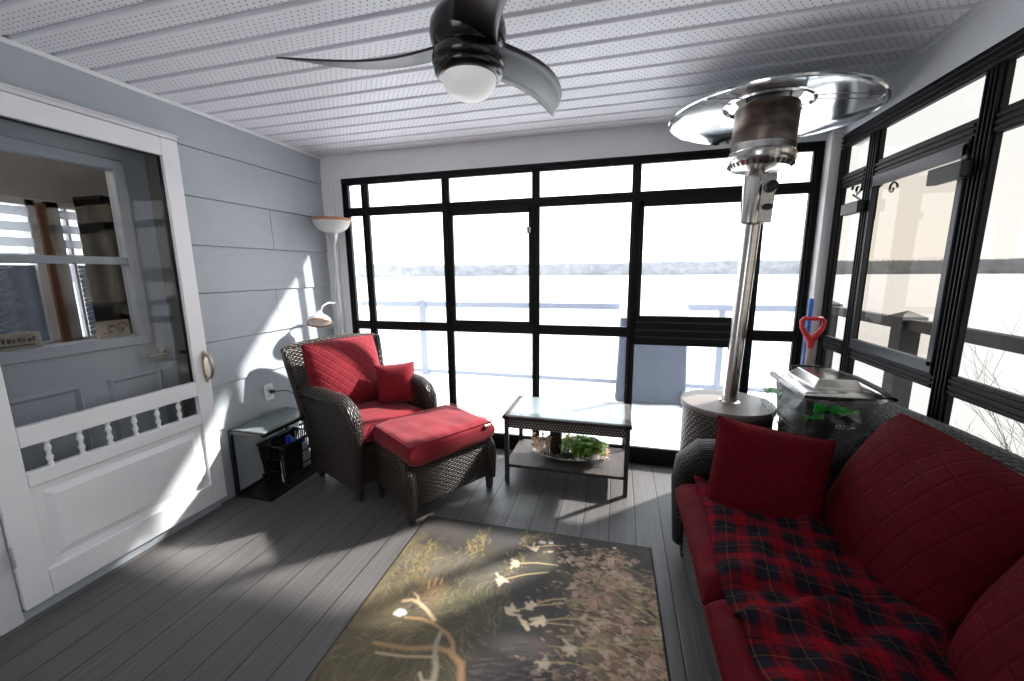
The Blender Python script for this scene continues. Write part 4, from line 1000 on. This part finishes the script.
obj('green_strap', ribbon((-0.155, -0.212, 0.135), (-0.08, -0.218, 0.145), 0.03, 0.02, 4), M['green'], gr, smooth=90, solid=0.002)
obj('green_strap', MB().grid(lambda u, v: (-0.205 + 0.012 * math.sin(9 * u), -0.05 + 0.22 * u, 0.17 + (v - .5) * 0.025 + 0.02 * math.sin(5 * u)), 14, 2), M['green'], gr, smooth=90, solid=0.002)
text('122', 0.028, M['white_tag'], gr, (-0.01, -0.219, 0.10), (PI / 2, 0, 0), 'printed_number')
obj('printed_dash', MB().box(0.032, 0.05, -0.2195, -0.2175, 0.097, 0.102), M['white_tag'], gr)

# shovel and broom in the right back corner
e = empty('snow_shovel', 'snow shovel with a red D-grip handle leaning in the right back corner', 'shovel', (1.108, 2.70, 0.0))
obj('grip', MB().tube([(-0.006, 0, 1.005), (-0.052, 0, 1.075), (-0.058, 0, 1.118), (-0.045, 0, 1.13), (0.045, 0, 1.13), (0.058, 0, 1.118), (0.052, 0, 1.075), (0.006, 0, 1.005)], [0.02, 0.012, 0.011, 0.012, 0.012, 0.011, 0.012, 0.02], 12).lathe([(0.018, 0.955), (0.02, 1.0), (0.024, 1.02)], 16), M['redplastic'], e, smooth=60)
obj('shaft', MB().tube([(0, 0, 0.28), (0, 0, 0.98)], 0.017, 14), M['shaft'], e, smooth=60)
obj('blade', MB().grid(lambda u, v: (-0.055 + 0.11 * u, -0.02 + 0.04 * (2 * u - 1) ** 2, 0.30 - 0.295 * v), 10, 8), M['blackplastic'], e, smooth=60, solid=0.004)
e = empty('broom', 'broom with a blue pole standing behind the snow shovel in the corner', 'broom', (1.128, 2.80, 0.0))
obj('pole', MB().tube([(0, 0, 0.12), (0, 0, 1.23)], 0.012, 12).lathe([(0.012, 1.225), (0.008, 1.24), (0.0, 1.243)], 12), M['bluepole'], e, smooth=60)
obj('brush_head', MB().taper((0, 0, 0), (0.014, 0.034), (0, 0, 0.14), (0.010, 0.02)), M['bluepole'], e, bevel=0.004)

# ------------------------------------------------------------------ sofa
SF = Vector((0.75, 1.19, 0)); sofa = empty('sofa', 'black wicker two-seat sofa along the right windows', 'sofa', SF)
def sp(name, mb, mat, **kw):
    mb.v = [(v[0] - SF.x, v[1] - SF.y, v[2]) for v in mb.v]; return obj(name, mb, mat, sofa, **kw)
sp('seat_base', MB().box(0.335, 1.10, 0.52, 1.86, 0.085, 0.335), M['wicker_black'], bevel=0.012)
mb = MB().box(1.06, 1.165, 0.42, 1.95, 0.085, 0.83); mb.tube([(1.112, 0.40, 0.82), (1.115, 0.8, 0.832), (1.118, 1.2, 0.836), (1.115, 1.6, 0.832), (1.108, 1.94, 0.815)], 0.052, 14)
sp('backrest', mb, M['wicker_black'], smooth=42)
for yc in (1.95, 0.43):
    poly = [(0.34, 0.085), (0.34, 0.45), (0.36, 0.53), (0.42, 0.575), (0.6, 0.59), (0.95, 0.62), (1.09, 0.72), (1.10, 0.085)]
    mb = MB().prism(poly, lambda a, b, t: (a, t, b), yc - 0.055, yc + 0.055)
    mb.tube([(0.352, yc, 0.09), (0.348, yc, 0.42), (0.362, yc, 0.50), (0.41, yc, 0.55), (0.6, yc, 0.568), (0.92, yc, 0.595), (1.07, yc, 0.70)], [0.05, 0.068, 0.074, 0.076, 0.074, 0.07, 0.06], 16)
    sp('armrest', mb, M['wicker_black'], smooth=42)
for x in (0.365, 1.10):
    for yy in (1.96, 0.43):
        sp('leg', MB().taper((x, yy, 0), (0.018, 0.018), (x, yy, 0.10), (0.024, 0.024)), M['blackplastic'], bevel=0.003)
def seatcush(y, label, seed):
    o = tag(obj('seat_cushion', pillow(0.655, 0.74, 0.165, p=8, q=0.40, pinch=0.008, seed=seed, wr=0.012, wfreq=3, stretch=(4.0, 1)), M['dred'], smooth=170), label, 'cushion', 'seat cushions of the wicker sofa')
    obj('piping', piping(0.655, 0.74, 0.008), M['dred'], o, smooth=170)
    frame_at(o, (0.655, y, 0.408), (0, 1, 0), (1, 0, 0)); return o
seatcush(1.515, 'dark red sofa seat cushion farther from the camera beneath the plaid blanket', 11)
sp('tie_cord', MB().tube([(0.336, 1.80, 0.315), (0.318, 1.80, 0.30), (0.305, 1.82, 0.285), (0.285, 1.84, 0.275)], 0.004, 6).tube([(0.318, 1.80, 0.30), (0.31, 1.79, 0.27), (0.315, 1.80, 0.24)], 0.004, 6), M['blackcloth'])
seatcush(0.845, 'dark red sofa seat cushion nearest the camera beneath the plaid blanket', 12)
cushion('back_cushion', 0.60, 0.50, 0.25, M['dred_quilt'], 'large dark red quilted back cushion in the middle of the sofa', 'cushion', (0.92, 1.425, 0.652), (0.0, 1, 0.03), (0.42, 0.10, 1), pinch=-0.045, seed=13, pip=M['dred'], wr=0.012, p=2.6, group='quilted back cushions on the sofa')
cushion('back_cushion', 0.58, 0.54, 0.25, M['dred_quilt'], 'large dark red quilted back cushion at the right edge nearest the camera', 'cushion', (0.895, 0.775, 0.665), (0.03, 1, 0.03), (0.36, -0.03, 1), pinch=-0.08, seed=14, pip=M['dred'], wr=0.012, p=2.6, group='quilted back cushions on the sofa')
cushion('throw_pillow', 0.40, 0.41, 0.14, M['dred_diamond'], 'square dark red quilted pillow leaning on the far arm of the sofa', 'pillow', (0.59, 1.675, 0.598), (1, -0.24, -0.10), (0.04, 0.45, 1), pinch=0.045, seed=15, pip=M['dred'])
# plaid blanket over both seat cushions
def blanket(u, v):
    x = 0.345 + 0.50 * u + 0.012 * math.sin(v * 9) ; y = 0.52 + 1.27 * v
    seat = 0.494
    gap = abs(y - 1.18); seat -= 0.022 * math.exp(-(gap / 0.03) ** 2)
    if x < 0.40: seat -= 0.02 * ((0.40 - x) / 0.055) ** 2
    n1 = noise.noise(Vector((x * 6, y * 2.2 - x * 2, 1.3))); n2 = noise.noise(Vector((x * 13 + y * 5, y * 6, 7.7)))
    fold = 0.020 * math.exp(-((y - 1.52 + 0.5 * (x - .45)) / 0.05) ** 2) * math.exp(-((x - 0.47) / 0.10) ** 2)
    fold += 0.024 * math.exp(-((y - 1.06 - 0.35 * (x - .45)) / 0.035) ** 2) + 0.016 * math.exp(-((y - 0.90 - 0.6 * (x - .45)) / 0.04) ** 2)
    n3 = noise.noise(Vector((x * 9 - y * 11, y * 3.5 + x * 8, 3.3)))
    z = seat + 0.008 + 0.018 * max(0, n1) + 0.015 * max(0, n2) + 0.038 * max(0, n3) ** 1.3 + fold * 1.3
    return (x, y, z)
tag(obj('plaid_blanket', MB().grid(blanket, 60, 130, lambda u, v: (0.345 + 0.5 * u + 0.03 * math.sin(5 * v), 1.32 * v + 0.05 * u)), M['plaid'], smooth=170, solid=0.004), 'red and navy plaid blanket spread over the sofa seat', 'blanket')

# ------------------------------------------------------------------ rug with a printed autumn scene
def make_rug():
    W, Hh = 1.255, 1.90; NX, NY = 300, 430
    xs = np.linspace(0, W, NX + 1); ys = np.linspace(0, Hh, NY + 1)     # y measured from the far edge toward the camera
    X, Y = np.meshgrid(xs, ys)
    rs = np.random.RandomState(3)
    def vnoise(sx, sy, seed):
        r = np.random.RandomState(seed); g = r.rand(int(Hh * sy) + 3, int(W * sx) + 3)
        fx = X * sx; fy = Y * sy; ix = fx.astype(int); iy = fy.astype(int); tx = fx - ix; ty = fy - iy
        tx = tx * tx * (3 - 2 * tx); ty = ty * ty * (3 - 2 * ty)
        return (g[iy, ix] * (1 - tx) + g[iy, ix + 1] * tx) * (1 - ty) + (g[iy + 1, ix] * (1 - tx) + g[iy + 1, ix + 1] * tx) * ty
    def fbm(s, seed): return 0.5 * vnoise(s, s, seed) + 0.28 * vnoise(2 * s, 2 * s, seed + 1) + 0.22 * vnoise(4.3 * s, 4.3 * s, seed + 2)
    def C(*a): return np.array([lin(v) for v in a])
    img = np.zeros(X.shape + (3,)); img[:] = C(54, 50, 44)
    def mixin(mask, col):
        img[:] = img * (1 - mask[..., None]) + np.asarray(col) * mask[..., None]
    mixin(np.clip((fbm(5, 1) - .4) * 3, 0, 1), C(74, 68, 50))
    mixin(np.clip((fbm(3, 5) - .45) * 3, 0, 1), C(46, 44, 42))
    sm = lambda a, b, v: np.clip((v - a) / (b - a), 0, 1)
    def blob(cx, cy, rx, ry, col, k=0.9, rough=0.5, seed=9):
        d = ((X - cx) / rx) ** 2 + ((Y - cy) / ry) ** 2 + (fbm(9, seed) - .5) * rough * 3
        mixin(np.clip(1.25 - d, 0, 1) * k, col)
    blob(0.10, 0.75, 0.30, 0.50, C(112, 98, 70), .8, .9, 11)
    blob(0.30, 0.95, 0.28, 0.35, C(98, 88, 62), .7, .9, 12)
    blob(0.50, 0.55, 0.20, 0.14, C(84, 80, 56), .8, .7, 13)
    blob(0.36, 0.36, 0.34, 0.10, C(108, 102, 92), .6, .5, 14)
    blob(0.30, 0.08, 0.60, 0.10, C(66, 62, 60), .7, .4, 15)
    blob(1.06, 0.70, 0.24, 0.62, C(136, 114, 92), .8, .8, 16)
    blob(1.10, 0.62, 0.12, 0.22, C(146, 98, 84), .5, .9, 17)
    blob(0.76, 0.96, 0.27, 0.33, C(64, 57, 58), 1.0, .12, 18)
    blob(0.78, 0.70, 0.20, 0.06, C(116, 106, 100), .5, .3, 19)
    blob(0.265, 0.53, 0.07, 0.09, C(142, 110, 78), .75, .5, 20)
    blob(0.66, 0.42, 0.17, 0.12, C(44, 40, 37), .8, .5, 21)
    blob(1.19, 0.13, 0.10, 0.12, C(54, 50, 46), .8, .5, 22)
    def stroke(pts, w, col, k=1.0, w2=None):
        P = np.array(pts, float)
        x0, y0 = P.min(0) - max(w, w2 or w) * 2; x1, y1 = P.max(0) + max(w, w2 or w) * 2
        i0, i1 = np.searchsorted(xs, [x0, x1]); j0, j1 = np.searchsorted(ys, [y0, y1])
        if i1 <= i0 or j1 <= j0: return
        sx, sy = X[j0:j1, i0:i1], Y[j0:j1, i0:i1]; best = np.zeros(sx.shape); n_ = len(P) - 1
        for a in range(n_):
            p, q = P[a], P[a + 1]; d = q - p; L = (d * d).sum() + 1e-12
            t = np.clip(((sx - p[0]) * d[0] + (sy - p[1]) * d[1]) / L, 0, 1)
            ww = w + ((w2 if w2 is not None else w) - w) * (a + t) / n_
            dist = np.hypot(sx - p[0] - t * d[0], sy - p[1] - t * d[1])
            best = np.maximum(best, np.clip(1.4 - dist / ww, 0, 1))
        m = (best * k)[..., None]; img[j0:j1, i0:i1] = img[j0:j1, i0:i1] * (1 - m) + np.asarray(col) * m
    r = random.Random(5)
    def vn(x, y): return 0.5 + 0.5 * noise.noise(Vector((x * 9, y * 9, 4.2)))
    for k in range(2600):     # grass blades left and middle
        x = r.uniform(0, 0.62); y = r.uniform(0.30, 1.9); L = r.uniform(.02, .06); a = noise.noise(Vector((x * 5, y * 5, 8))) * 2.2 + r.gauss(0, .25) - PI / 2
        if (x - .76) ** 2 / .06 + (y - .96) ** 2 / .1 < 1: continue
        c = r.choice([C(124, 110, 80), C(92, 84, 58), C(58, 54, 42), C(142, 128, 98), C(74, 74, 52), C(104, 94, 72)])
        stroke([(x, y), (x + L * math.cos(a) * .5, y + L * math.sin(a) * .5), (x + L * math.cos(a + .4), y + L * math.sin(a + .4))], .0035, c, .5, .0015)
    for cx, cy in ((0.14, 0.39), (0.14, 0.30), (0.36, 0.22), (0.38, 0.13), (0.62, 0.08), (0.70, 0.05), (0.60, 0.26)):   # golden shrubs
        for k in range(60):
            x = cx + r.gauss(0, .028); y = cy + r.gauss(0, .04)
            stroke([(x, y), (x + r.uniform(-.02, .02), y - r.uniform(.008, .03))], .006, r.choice([C(124, 106, 62), C(92, 82, 52), C(140, 122, 82), C(70, 64, 44)]), .6, .002)
    for k in range(3600):    # flower heads at right
        x = min(1.245, max(0.70, r.gauss(1.08, .15))); y = r.uniform(0.06, 1.5)
        if vn(x, y) < 0.40 or (y < 0.22 and x > 1.12): continue
        w = r.uniform(.003, .009); c = r.choice([C(206, 184, 156), C(182, 154, 126), C(164, 128, 108), C(120, 100, 72), C(92, 86, 56), C(178, 130, 112), C(60, 52, 40), C(50, 44, 36)])
        stroke([(x - w, y), (x + w, y + r.uniform(-.008, .008))], w * .8, c, .75)
    for k in range(420):     # pale flower clusters
        x = min(1.23, max(0.80, r.gauss(1.06, .11))); y = r.uniform(0.12, 1.4)
        if vn(x * 1.3 + 3, y * 1.3) < 0.45: continue
        c = r.choice([C(198, 172, 146), C(182, 150, 126), C(168, 126, 108), C(150, 130, 96)])
        for i in range(5): stroke([(x + r.gauss(0, .010), y + r.gauss(0, .010)), (x + r.gauss(0, .010), y + r.gauss(0, .010))], .0055, c, .75)
    for k in range(260):
        x = r.uniform(.78, 1.22); y = r.uniform(.15, 1.85); stroke([(x, y), (x + r.uniform(.03, .10), y + r.uniform(-.02, .05))], .0025, r.choice([C(176, 158, 110), C(60, 56, 38)]), .7)
    for (x0, y0, x1, y1) in ((.554, .392, .759, .295), (.648, .548, .852, .46), (.812, .739, .98, .722), (.709, .60, .90, .56), (.659, .14, .82, .09), (.768, .57, .95, .52), (.90, .663, 1.05, .64), (.60, .27, .80, .24), (.86, .86, 1.04, .85), (.72, .50, .86, .43)):
        stroke([(x0, y0), ((x0 + x1) / 2, (y0 + y1) / 2 - .01), (x1, y1)], .004, C(186, 164, 118), .9)
        for k in range(9): stroke([(x0 + r.gauss(0, .014), y0 + r.gauss(0, .014)), (x0 + r.gauss(0, .014), y0 + r.gauss(0, .012))], .007, C(214, 192, 164), .8)
    for (x, y, w) in ((0.70, 0.09, .012), (0.745, .085, .008), (0.187, 0.655, .013), (0.20, .66, .010), (0.175, .668, .010), (0.19, .672, .008), (.985, -.0, .008), (1.07, .05, .006)):
        stroke([(x - w * .6, y), (x + w * .6, y)], w, C(232, 228, 220), 1)
    # fur strokes
    for k in range(420):
        a = r.uniform(0, 2 * PI); q = math.sqrt(r.random()); x = .76 + .24 * q * math.cos(a); y = .97 + .30 * q * math.sin(a)
        stroke([(x, y), (x + .045, y - .012 + r.uniform(-.012, .012))], .0028, r.choice([C(94, 84, 82), C(40, 34, 34), C(120, 108, 102)]), .6)
    # antlers
    A = C(166, 130, 92); A2 = C(196, 168, 134)
    stroke([(0.158, 0.81), (0.295, 0.803), (0.40, 0.775), (0.455, 0.778), (0.518, 0.815), (0.542, 0.88), (0.54, 1.05)], .009, A, 1, .016)
    stroke([(0.19, 0.845), (0.30, 0.835), (0.42, 0.81)], .006, A2, .8)
    stroke([(0.219, 0.678), (0.29, 0.668), (0.35, 0.68), (0.42, 0.71), (0.455, 0.74), (0.475, 0.79)], .007, A, 1, .010)
    stroke([(0.169, 0.603), (0.205, 0.588), (0.24, 0.595), (0.29, 0.622), (0.342, 0.662)], .008, A2, .95, .009)
    stroke([(0.196, 0.552), (0.22, 0.565), (0.235, 0.59)], .006, A2, .9)
    for q in ((0.257, 0.448, 0.262, 0.49), (0.285, 0.445, 0.288, 0.475), (0.23, 0.47, 0.245, 0.51)): stroke([q[:2], q[2:]], .005, A2, .8)
    stroke([(0.392, 0.712), (0.395, 0.76), (0.41, 0.809), (0.435, 0.85), (0.445, 0.90), (0.44, 1.0)], .009, C(164, 150, 130), 1, .014)
    stroke([(0.44, 0.90), (0.407, 0.905), (0.385, 0.88)], .007, C(176, 162, 142), 1)
    # dark bound edge
    e = np.minimum(np.minimum(X, W - X), np.minimum(Y, Hh - Y)); mixin(np.clip((0.012 - e) / 0.004, 0, 1), C(22, 18, 18))
    img[:] = np.clip(img * 1.15 + 0.008, 0, 1)
    me = bpy.data.meshes.new('rug')
    nv = (NX + 1) * (NY + 1)
    co = np.zeros((nv, 3)); co[:, 0] = X.ravel(); co[:, 1] = -Y.ravel(); co[:, 2] = 0.006 + 0.0006 * np.sin(X.ravel() * 9 + Y.ravel() * 4)
    edge = (e.ravel() < 1e-6); co[edge, 2] = 0.001
    idx = np.arange(nv).reshape(NY + 1, NX + 1)
    q = np.stack([idx[:-1, :-1], idx[1:, :-1], idx[1:, 1:], idx[:-1, 1:]], -1).reshape(-1, 4)
    me.vertices.add(nv); me.vertices.foreach_set('co', co.ravel())
    me.loops.add(q.size); me.loops.foreach_set('vertex_index', q.ravel().astype(np.int32))
    me.polygons.add(len(q)); me.polygons.foreach_set('loop_start', np.arange(0, q.size, 4, dtype=np.int32))
    me.update(calc_edges=True)
    at = me.color_attributes.new('Print', 'FLOAT_COLOR', 'POINT')
    rgba = np.ones((nv, 4), np.float32); rgba[:, :3] = img.reshape(-1, 3); at.data.foreach_set('color', rgba.ravel())
    t = NT('printed nature rug'); a = t.n('ShaderNodeAttribute', attribute_name='Print')
    nz = t.noise(t.objc(), 260, 3); c = t.mix(t.math('MULTIPLY', nz, 0.35), a.outputs['Color'], (0.02, 0.02, 0.02, 1))
    me.materials.append(t.done(t.bsdf(c, 0.62, 0, t.bump(t.noise(t.objc(), 500, 2), 0.2, 0.001), 0.35)))
    o = bpy.data.objects.new('rug', me); COL.objects.link(o); o.location = (-1.045, 1.95, 0); o.rotation_euler = (0, 0, math.radians(1.2))
    return tag(o, 'brown rug printed with an antlered animal among dry grass and flowers', 'rug')
make_rug()

# ------------------------------------------------------------------ outside: deck, railings, snow, lake
def snowdeck(u, v):
    x = -6 + 8.2 * u; y = 3.03 + 1.95 * v
    return (x, y, 0.02 + 0.05 * noise.noise(Vector((x * 1.4, y * 1.4, 0))) + 0.03 * noise.noise(Vector((x * 5, y * 5, 2))))
def snowdeck2(u, v):
    x = 1.36 + 0.84 * u; y = -3 + 6.1 * v
    return (x, y, 0.02 + 0.04 * noise.noise(Vector((x * 1.4, y * 1.4, 0))) + 0.02 * noise.noise(Vector((x * 5, y * 5, 2))))
struct('deck', MB().box(-6, 2.2, YB + 0.09, 4.98, -0.3, -0.08).box(1.34, 2.2, -3, YB + 0.1, -0.3, -0.08), M['railgrey'], 'outdoor deck under the snow', 'deck')
tag(obj('deck_snow', MB().grid(snowdeck, 120, 36).grid(snowdeck2, 16, 70), M['snow'], smooth=170), 'snow lying on the outdoor deck beyond the windows', 'snow', kind='stuff')
struct('ground', MB().grid(lambda u, v: (-700 + 1400 * u, -60 + 620 * v, -3.5), 4, 4), M['lakesnow'], 'flat snow-covered frozen lake', 'ground')
def treeline(a0, a1, R, seed, hb):
    mb = MB(); N = 400; vs = []
    for k in range(N + 1):
        a = math.radians(a0 + (a1 - a0) * k / N); R_ = R * (1 + 0.05 * math.sin(k * .03 + seed))
        h = hb + 1.2 * noise.noise(Vector((k * 0.05, seed, 0))) + 0.6 * noise.noise(Vector((k * 0.9, seed, 3)))
        x, y = R_ * math.sin(a), R_ * math.cos(a)
        vs += [(x, y, -3.5), (x, y, max(-1, h)), (x * 1.06, y * 1.06, max(-1, h + 1))]
    fs = []
    for k in range(N):
        for j in range(2): fs.append((3 * k + j, 3 * k + 3 + j, 3 * k + 4 + j, 3 * k + 1 + j))
    return mb.add(vs, fs)
tag(obj('far_shore_trees', treeline(-75, 22, 430, 1.0, 8.5), M['trees_far'], smooth=60), 'pale hazy treeline on the far shore behind the back windows', 'trees', kind='stuff')
tag(obj('far_shore_trees', treeline(21.5, 95, 430, 5.0, 6.3), M['trees_right'], smooth=60), 'grey treeline on the far shore behind the right windows', 'trees', kind='stuff')
def post(x, y, mat, parent, w=0.05, top=1.10):
    o = obj('post', MB().box(-w, w, -w, w, -0.08, top - 0.03), mat, parent, bevel=0.004, loc=(x, y, 0))
    mb = MB().box(-w - .018, w + .018, -w - .018, w + .018, top - 0.03, top - 0.008)
    k = w + 0.014; mb.add([(-k, -k, top - .008), (k, -k, top - .008), (k, k, top - .008), (-k, k, top - .008), (0, 0, top + .035)], [(0, 1, 4), (1, 2, 4), (2, 3, 4), (3, 0, 4)])
    obj('post_cap', mb, mat, o)
rb = empty('deck_railing', 'pale blue-grey deck railing beyond the back windows', 'railing', (0, 4.78, 0))
obj('top_rail', MB().box(-6, 2.03, -0.035, 0.035, 0.975, 1.04), M['railhazy'], rb)
obj('bottom_rail', MB().box(-6, 2.03, -0.02, 0.02, 0.09, 0.135), M['railhazy'], rb)
for x in (-4.9, -2.47): post(x, 0, M['railhazy'], rb, 0.045, 1.06)
obj('post', MB().box(1.07, 1.13, -0.03, 0.03, -0.08, 0.98), M['railhazy'], rb)
rr = empty('deck_railing', 'grey deck railing beyond the right windows', 'railing', (2.09, 2.0, 0))
obj('top_rail', MB().box(-0.035, 0.035, -4.6, 2.72, 0.965, 1.045), M['railgrey'], rr)
obj('bottom_rail', MB().box(-0.02, 0.02, -4.6, 2.72, 0.09, 0.14), M['railgrey'], rr)
for y in (2.78, 1.62, -0.4, -2.4): post(0, y, M['railgrey'], rr, 0.062, 1.07)
# covered barbecue on the deck
cg = empty('covered_barbecue', 'barbecue under a slate-blue cover standing on the snowy deck', 'barbecue', (0.36, 4.50, 0.0))
obj('cover', MB().taper((0, 0, 0.02), (0.36, 0.19), (0, 0, 0.93), (0.33, 0.17)), M['cover'], cg, bevel=0.03, segs=3)
obj('cart_wheel', MB().lathe([(0.0, -0.03), (0.08, -0.03), (0.09, -0.015), (0.09, 0.015), (0.08, 0.03), (0.0, 0.03)], 24).rotated(Matrix.Translation((0.33, -0.20, 0.09)) @ Matrix.Rotation(PI / 2, 4, 'Y')), M['cover'], cg, smooth=50)
tag(obj('snow_mound', MB().grid(lambda u, v: (-0.36 + 0.72 * u, -0.2 + 0.4 * v, 0.26 * (max(0, (1 - (2 * u - 1) ** 4)) * max(0, (1 - (2 * v - 1) ** 4))) ** 0.5 * (0.8 + 0.4 * noise.noise(Vector((u * 3, v * 3, 1))))), 30, 20), M['snow'], loc=(0.36, 4.50, 0.93), smooth=170), 'mound of snow on top of the covered barbecue', 'snow')
# bare shrubs
def shrub(n, h, seed, rad=0.006):
    r = random.Random(seed); mb = MB()
    def br(p, d, L, rr, lvl):
        q = p + d * L * .5 + Vector((r.gauss(0, .04), r.gauss(0, .04), 0)) * L; e = q + (d + Vector((r.gauss(0, .15), r.gauss(0, .15), .1))).normalized() * L * .5
        mb.tube([p, q, e], [rr, rr * .8, rr * .6], 4, cap=False)
        if lvl > 0:
            for k in range(r.choice([2, 3, 3])):
                nd = (d + Vector((r.uniform(-.8, .8), r.uniform(-.8, .8), r.uniform(-.1, .5)))).normalized(); br(q.lerp(e, r.random()), nd, L * r.uniform(.45, .7), rr * .6, lvl - 1)
    for k in range(n): br(Vector((r.gauss(0, .12), r.gauss(0, .12), 0)), Vector((r.gauss(0, .3), r.gauss(0, .3), 1)).normalized(), h * r.uniform(.35, .6), rad, 3)
    return mb
tag(obj('bare_shrub', shrub(7, 2.6, 3, .010), M['twigpale'], loc=(0.55, 8.6, -3.5 + 1.6)), 'pale leafless shrub beyond the railing left of the covered barbecue', 'shrub')
tag(obj('bare_shrub', shrub(5, 2.6, 4, .009), M['twigpale'], loc=(-1.6, 8.4, -3.5 + 1.7)), 'faint leafless shrub seen through the middle back window', 'shrub')
tag(obj('bare_sapling', shrub(2, 5.0, 8, .016), M['twigpale'], loc=(-4.2, 8.0, -3.5 + 1.0)), 'faint leafless sapling behind the left back window', 'sapling')
tag(obj('bare_shrub', shrub(44, 3.0, 5, .006), M['twig'], loc=(4.3, 4.6, -2.2)), 'grey leafless shrub outside the right windows', 'shrub')
struct('hill', MB().grid(lambda u, v: (-12 + 24 * u, 5 + 8 * v, -0.6 - 3.2 * v ** 0.7 + 0.2 * noise.noise(Vector((u * 9, v * 4, 0)))), 40, 14), M['snow'], 'snowy bank sloping from the deck to the lake', 'ground', smooth=170)
# wrought iron bracket outside the right window
def spiral(c, r0, turns, s):
    return [(0, c[0] + s * r0 * (1 - k / 26) * math.cos(turns * 2 * PI * k / 24), c[1] + r0 * (1 - k / 26) * math.sin(turns * 2 * PI * k / 24)) for k in range(25)]
e = empty('wrought_iron_bracket', 'scrolled black wrought iron plant bracket outside the right window', 'bracket', (XR + 0.034, 2.525, 1.76))
obj('bracket_arm', MB().tube([(0, 0, 0.0), (0, 0.13, 0.02), (0, 0.21, 0.06)], 0.006, 6).tube([(0, 0, -0.12), (0, 0, 0.12)], 0.007, 6).tube([(0, 0, 0.10), (0, 0.10, 0.085), (0, 0.19, 0.05)], 0.005, 6).box(-0.014, 0.006, -0.012, 0.012, -0.10, 0.10), M['iron'], e, smooth=60)
obj('scroll', MB().tube(spiral((0.17, 0.09), 0.06, 1.2, 1), 0.006, 6), M['iron'], e, smooth=60)
obj('scroll', MB().tube(spiral((-0.13, 0.03), 0.036, 1.1, -1), 0.0045, 6).tube([(0, 0, 0.05), (0, -0.07, 0.075), (0, -0.13, 0.066)], 0.0045, 6), M['iron'], e, smooth=60)
# roof edge over the back windows
struct('roof_eave', MB().box(XL - 0.6, XR + 0.30, YB + 0.14, 3.33, 2.22, 2.36), M['beam'], 'roof overhang above the back windows', 'roof')
struct('roof', MB().box(XL - 0.8, XR + 0.30, YF - 0.2, 3.33, 2.45, 2.55), M['beam'], 'flat roof deck over the sunroom', 'roof')
# unseen house shape added on the right to keep sun off the right windows
hs = empty('neighbour_house', 'tan neighbouring house on the right', 'house', (8.2, 4.35, -3.5))
obj('walls', MB().box(-2.3, 2.6, -3.0, 2.55, 0, 9.4), M['housewall'], hs)
obj('roof', MB().prism([(-2.5, 9.3), (2.8, 9.3), (0.15, 11.2)], lambda a, b, t: (a, t, b), -3.2, 2.6), M['houseroof'], hs)

# ------------------------------------------------------------------ light
w = bpy.data.worlds.new('World'); S.world = w; w.use_nodes = True
nt = w.node_tree; nt.nodes.clear()
out = nt.nodes.new('ShaderNodeOutputWorld'); bg = nt.nodes.new('ShaderNodeBackground')
tc = nt.nodes.new('ShaderNodeTexCoord'); sx = nt.nodes.new('ShaderNodeSeparateXYZ'); cr = nt.nodes.new('ShaderNodeValToRGB')
nt.links.new(tc.outputs['Generated'], sx.inputs[0]); nt.links.new(sx.outputs[2], cr.inputs[0]); nt.links.new(cr.outputs[0], bg.inputs[0]); nt.links.new(bg.outputs[0], out.inputs[0])
cr.color_ramp.elements[0].position = 0.0; cr.color_ramp.elements[0].color = (1.0, 0.985, 0.96, 1)
cr.color_ramp.elements[1].position = 0.6; cr.color_ramp.elements[1].color = (0.86, 0.93, 1.0, 1)
bg.inputs[1].default_value = 1.7
sd = bpy.data.lights.new('Sun', 'SUN'); sd.energy = 6.0; sd.angle = math.radians(2.2); sd.color = (1.0, 0.965, 0.91)
so = bpy.data.objects.new('Sun', sd); COL.objects.link(so); so.location = (4, 6, 7)
so.rotation_euler = Vector((-1.1, -1.0, -1.07)).to_track_quat('-Z', 'Y').to_euler()

pl = bpy.data.lights.new('InteriorLamp', 'POINT'); pl.energy = 9.0; pl.shadow_soft_size = 0.12; pl.color = (1.0, 0.9, 0.8)  # unseen point light added to brighten the room behind the entry door
po = bpy.data.objects.new('InteriorLamp', pl); COL.objects.link(po); po.location = (-3.3, 0.6, 2.15)

# ------------------------------------------------------------------ camera
yaw, pitch, roll, F = math.radians(14.909), math.radians(-9.821), math.radians(-0.569), 399.58
f = Vector((-math.sin(yaw) * math.cos(pitch), math.cos(yaw) * math.cos(pitch), math.sin(pitch)))
r = Vector((math.cos(yaw), math.sin(yaw), 0)); u = r.cross(f)
r2 = r * math.cos(roll) + u * math.sin(roll); u2 = -r * math.sin(roll) + u * math.cos(roll)
cd = bpy.data.cameras.new('Camera'); cam = bpy.data.objects.new('Camera', cd); COL.objects.link(cam)
cd.sensor_width = 36; cd.sensor_fit = 'HORIZONTAL'; cd.lens = F / 1024 * 36; cd.clip_start = 0.02; cd.clip_end = 3000
m = Matrix((r2, u2, -f)).transposed().to_4x4(); m.translation = (0, 0, 1.42); cam.matrix_world = m
S.camera = cam
S.view_settings.view_transform = 'Standard'; S.view_settings.look = 'None'; S.view_settings.exposure = 1.15; S.view_settings.gamma = 1.0
S.cycles.use_denoising = True
S.cycles.max_bounces = 10; S.cycles.diffuse_bounces = 6; S.cycles.transparent_max_bounces = 16
S.cycles.sample_clamp_indirect = 8.0
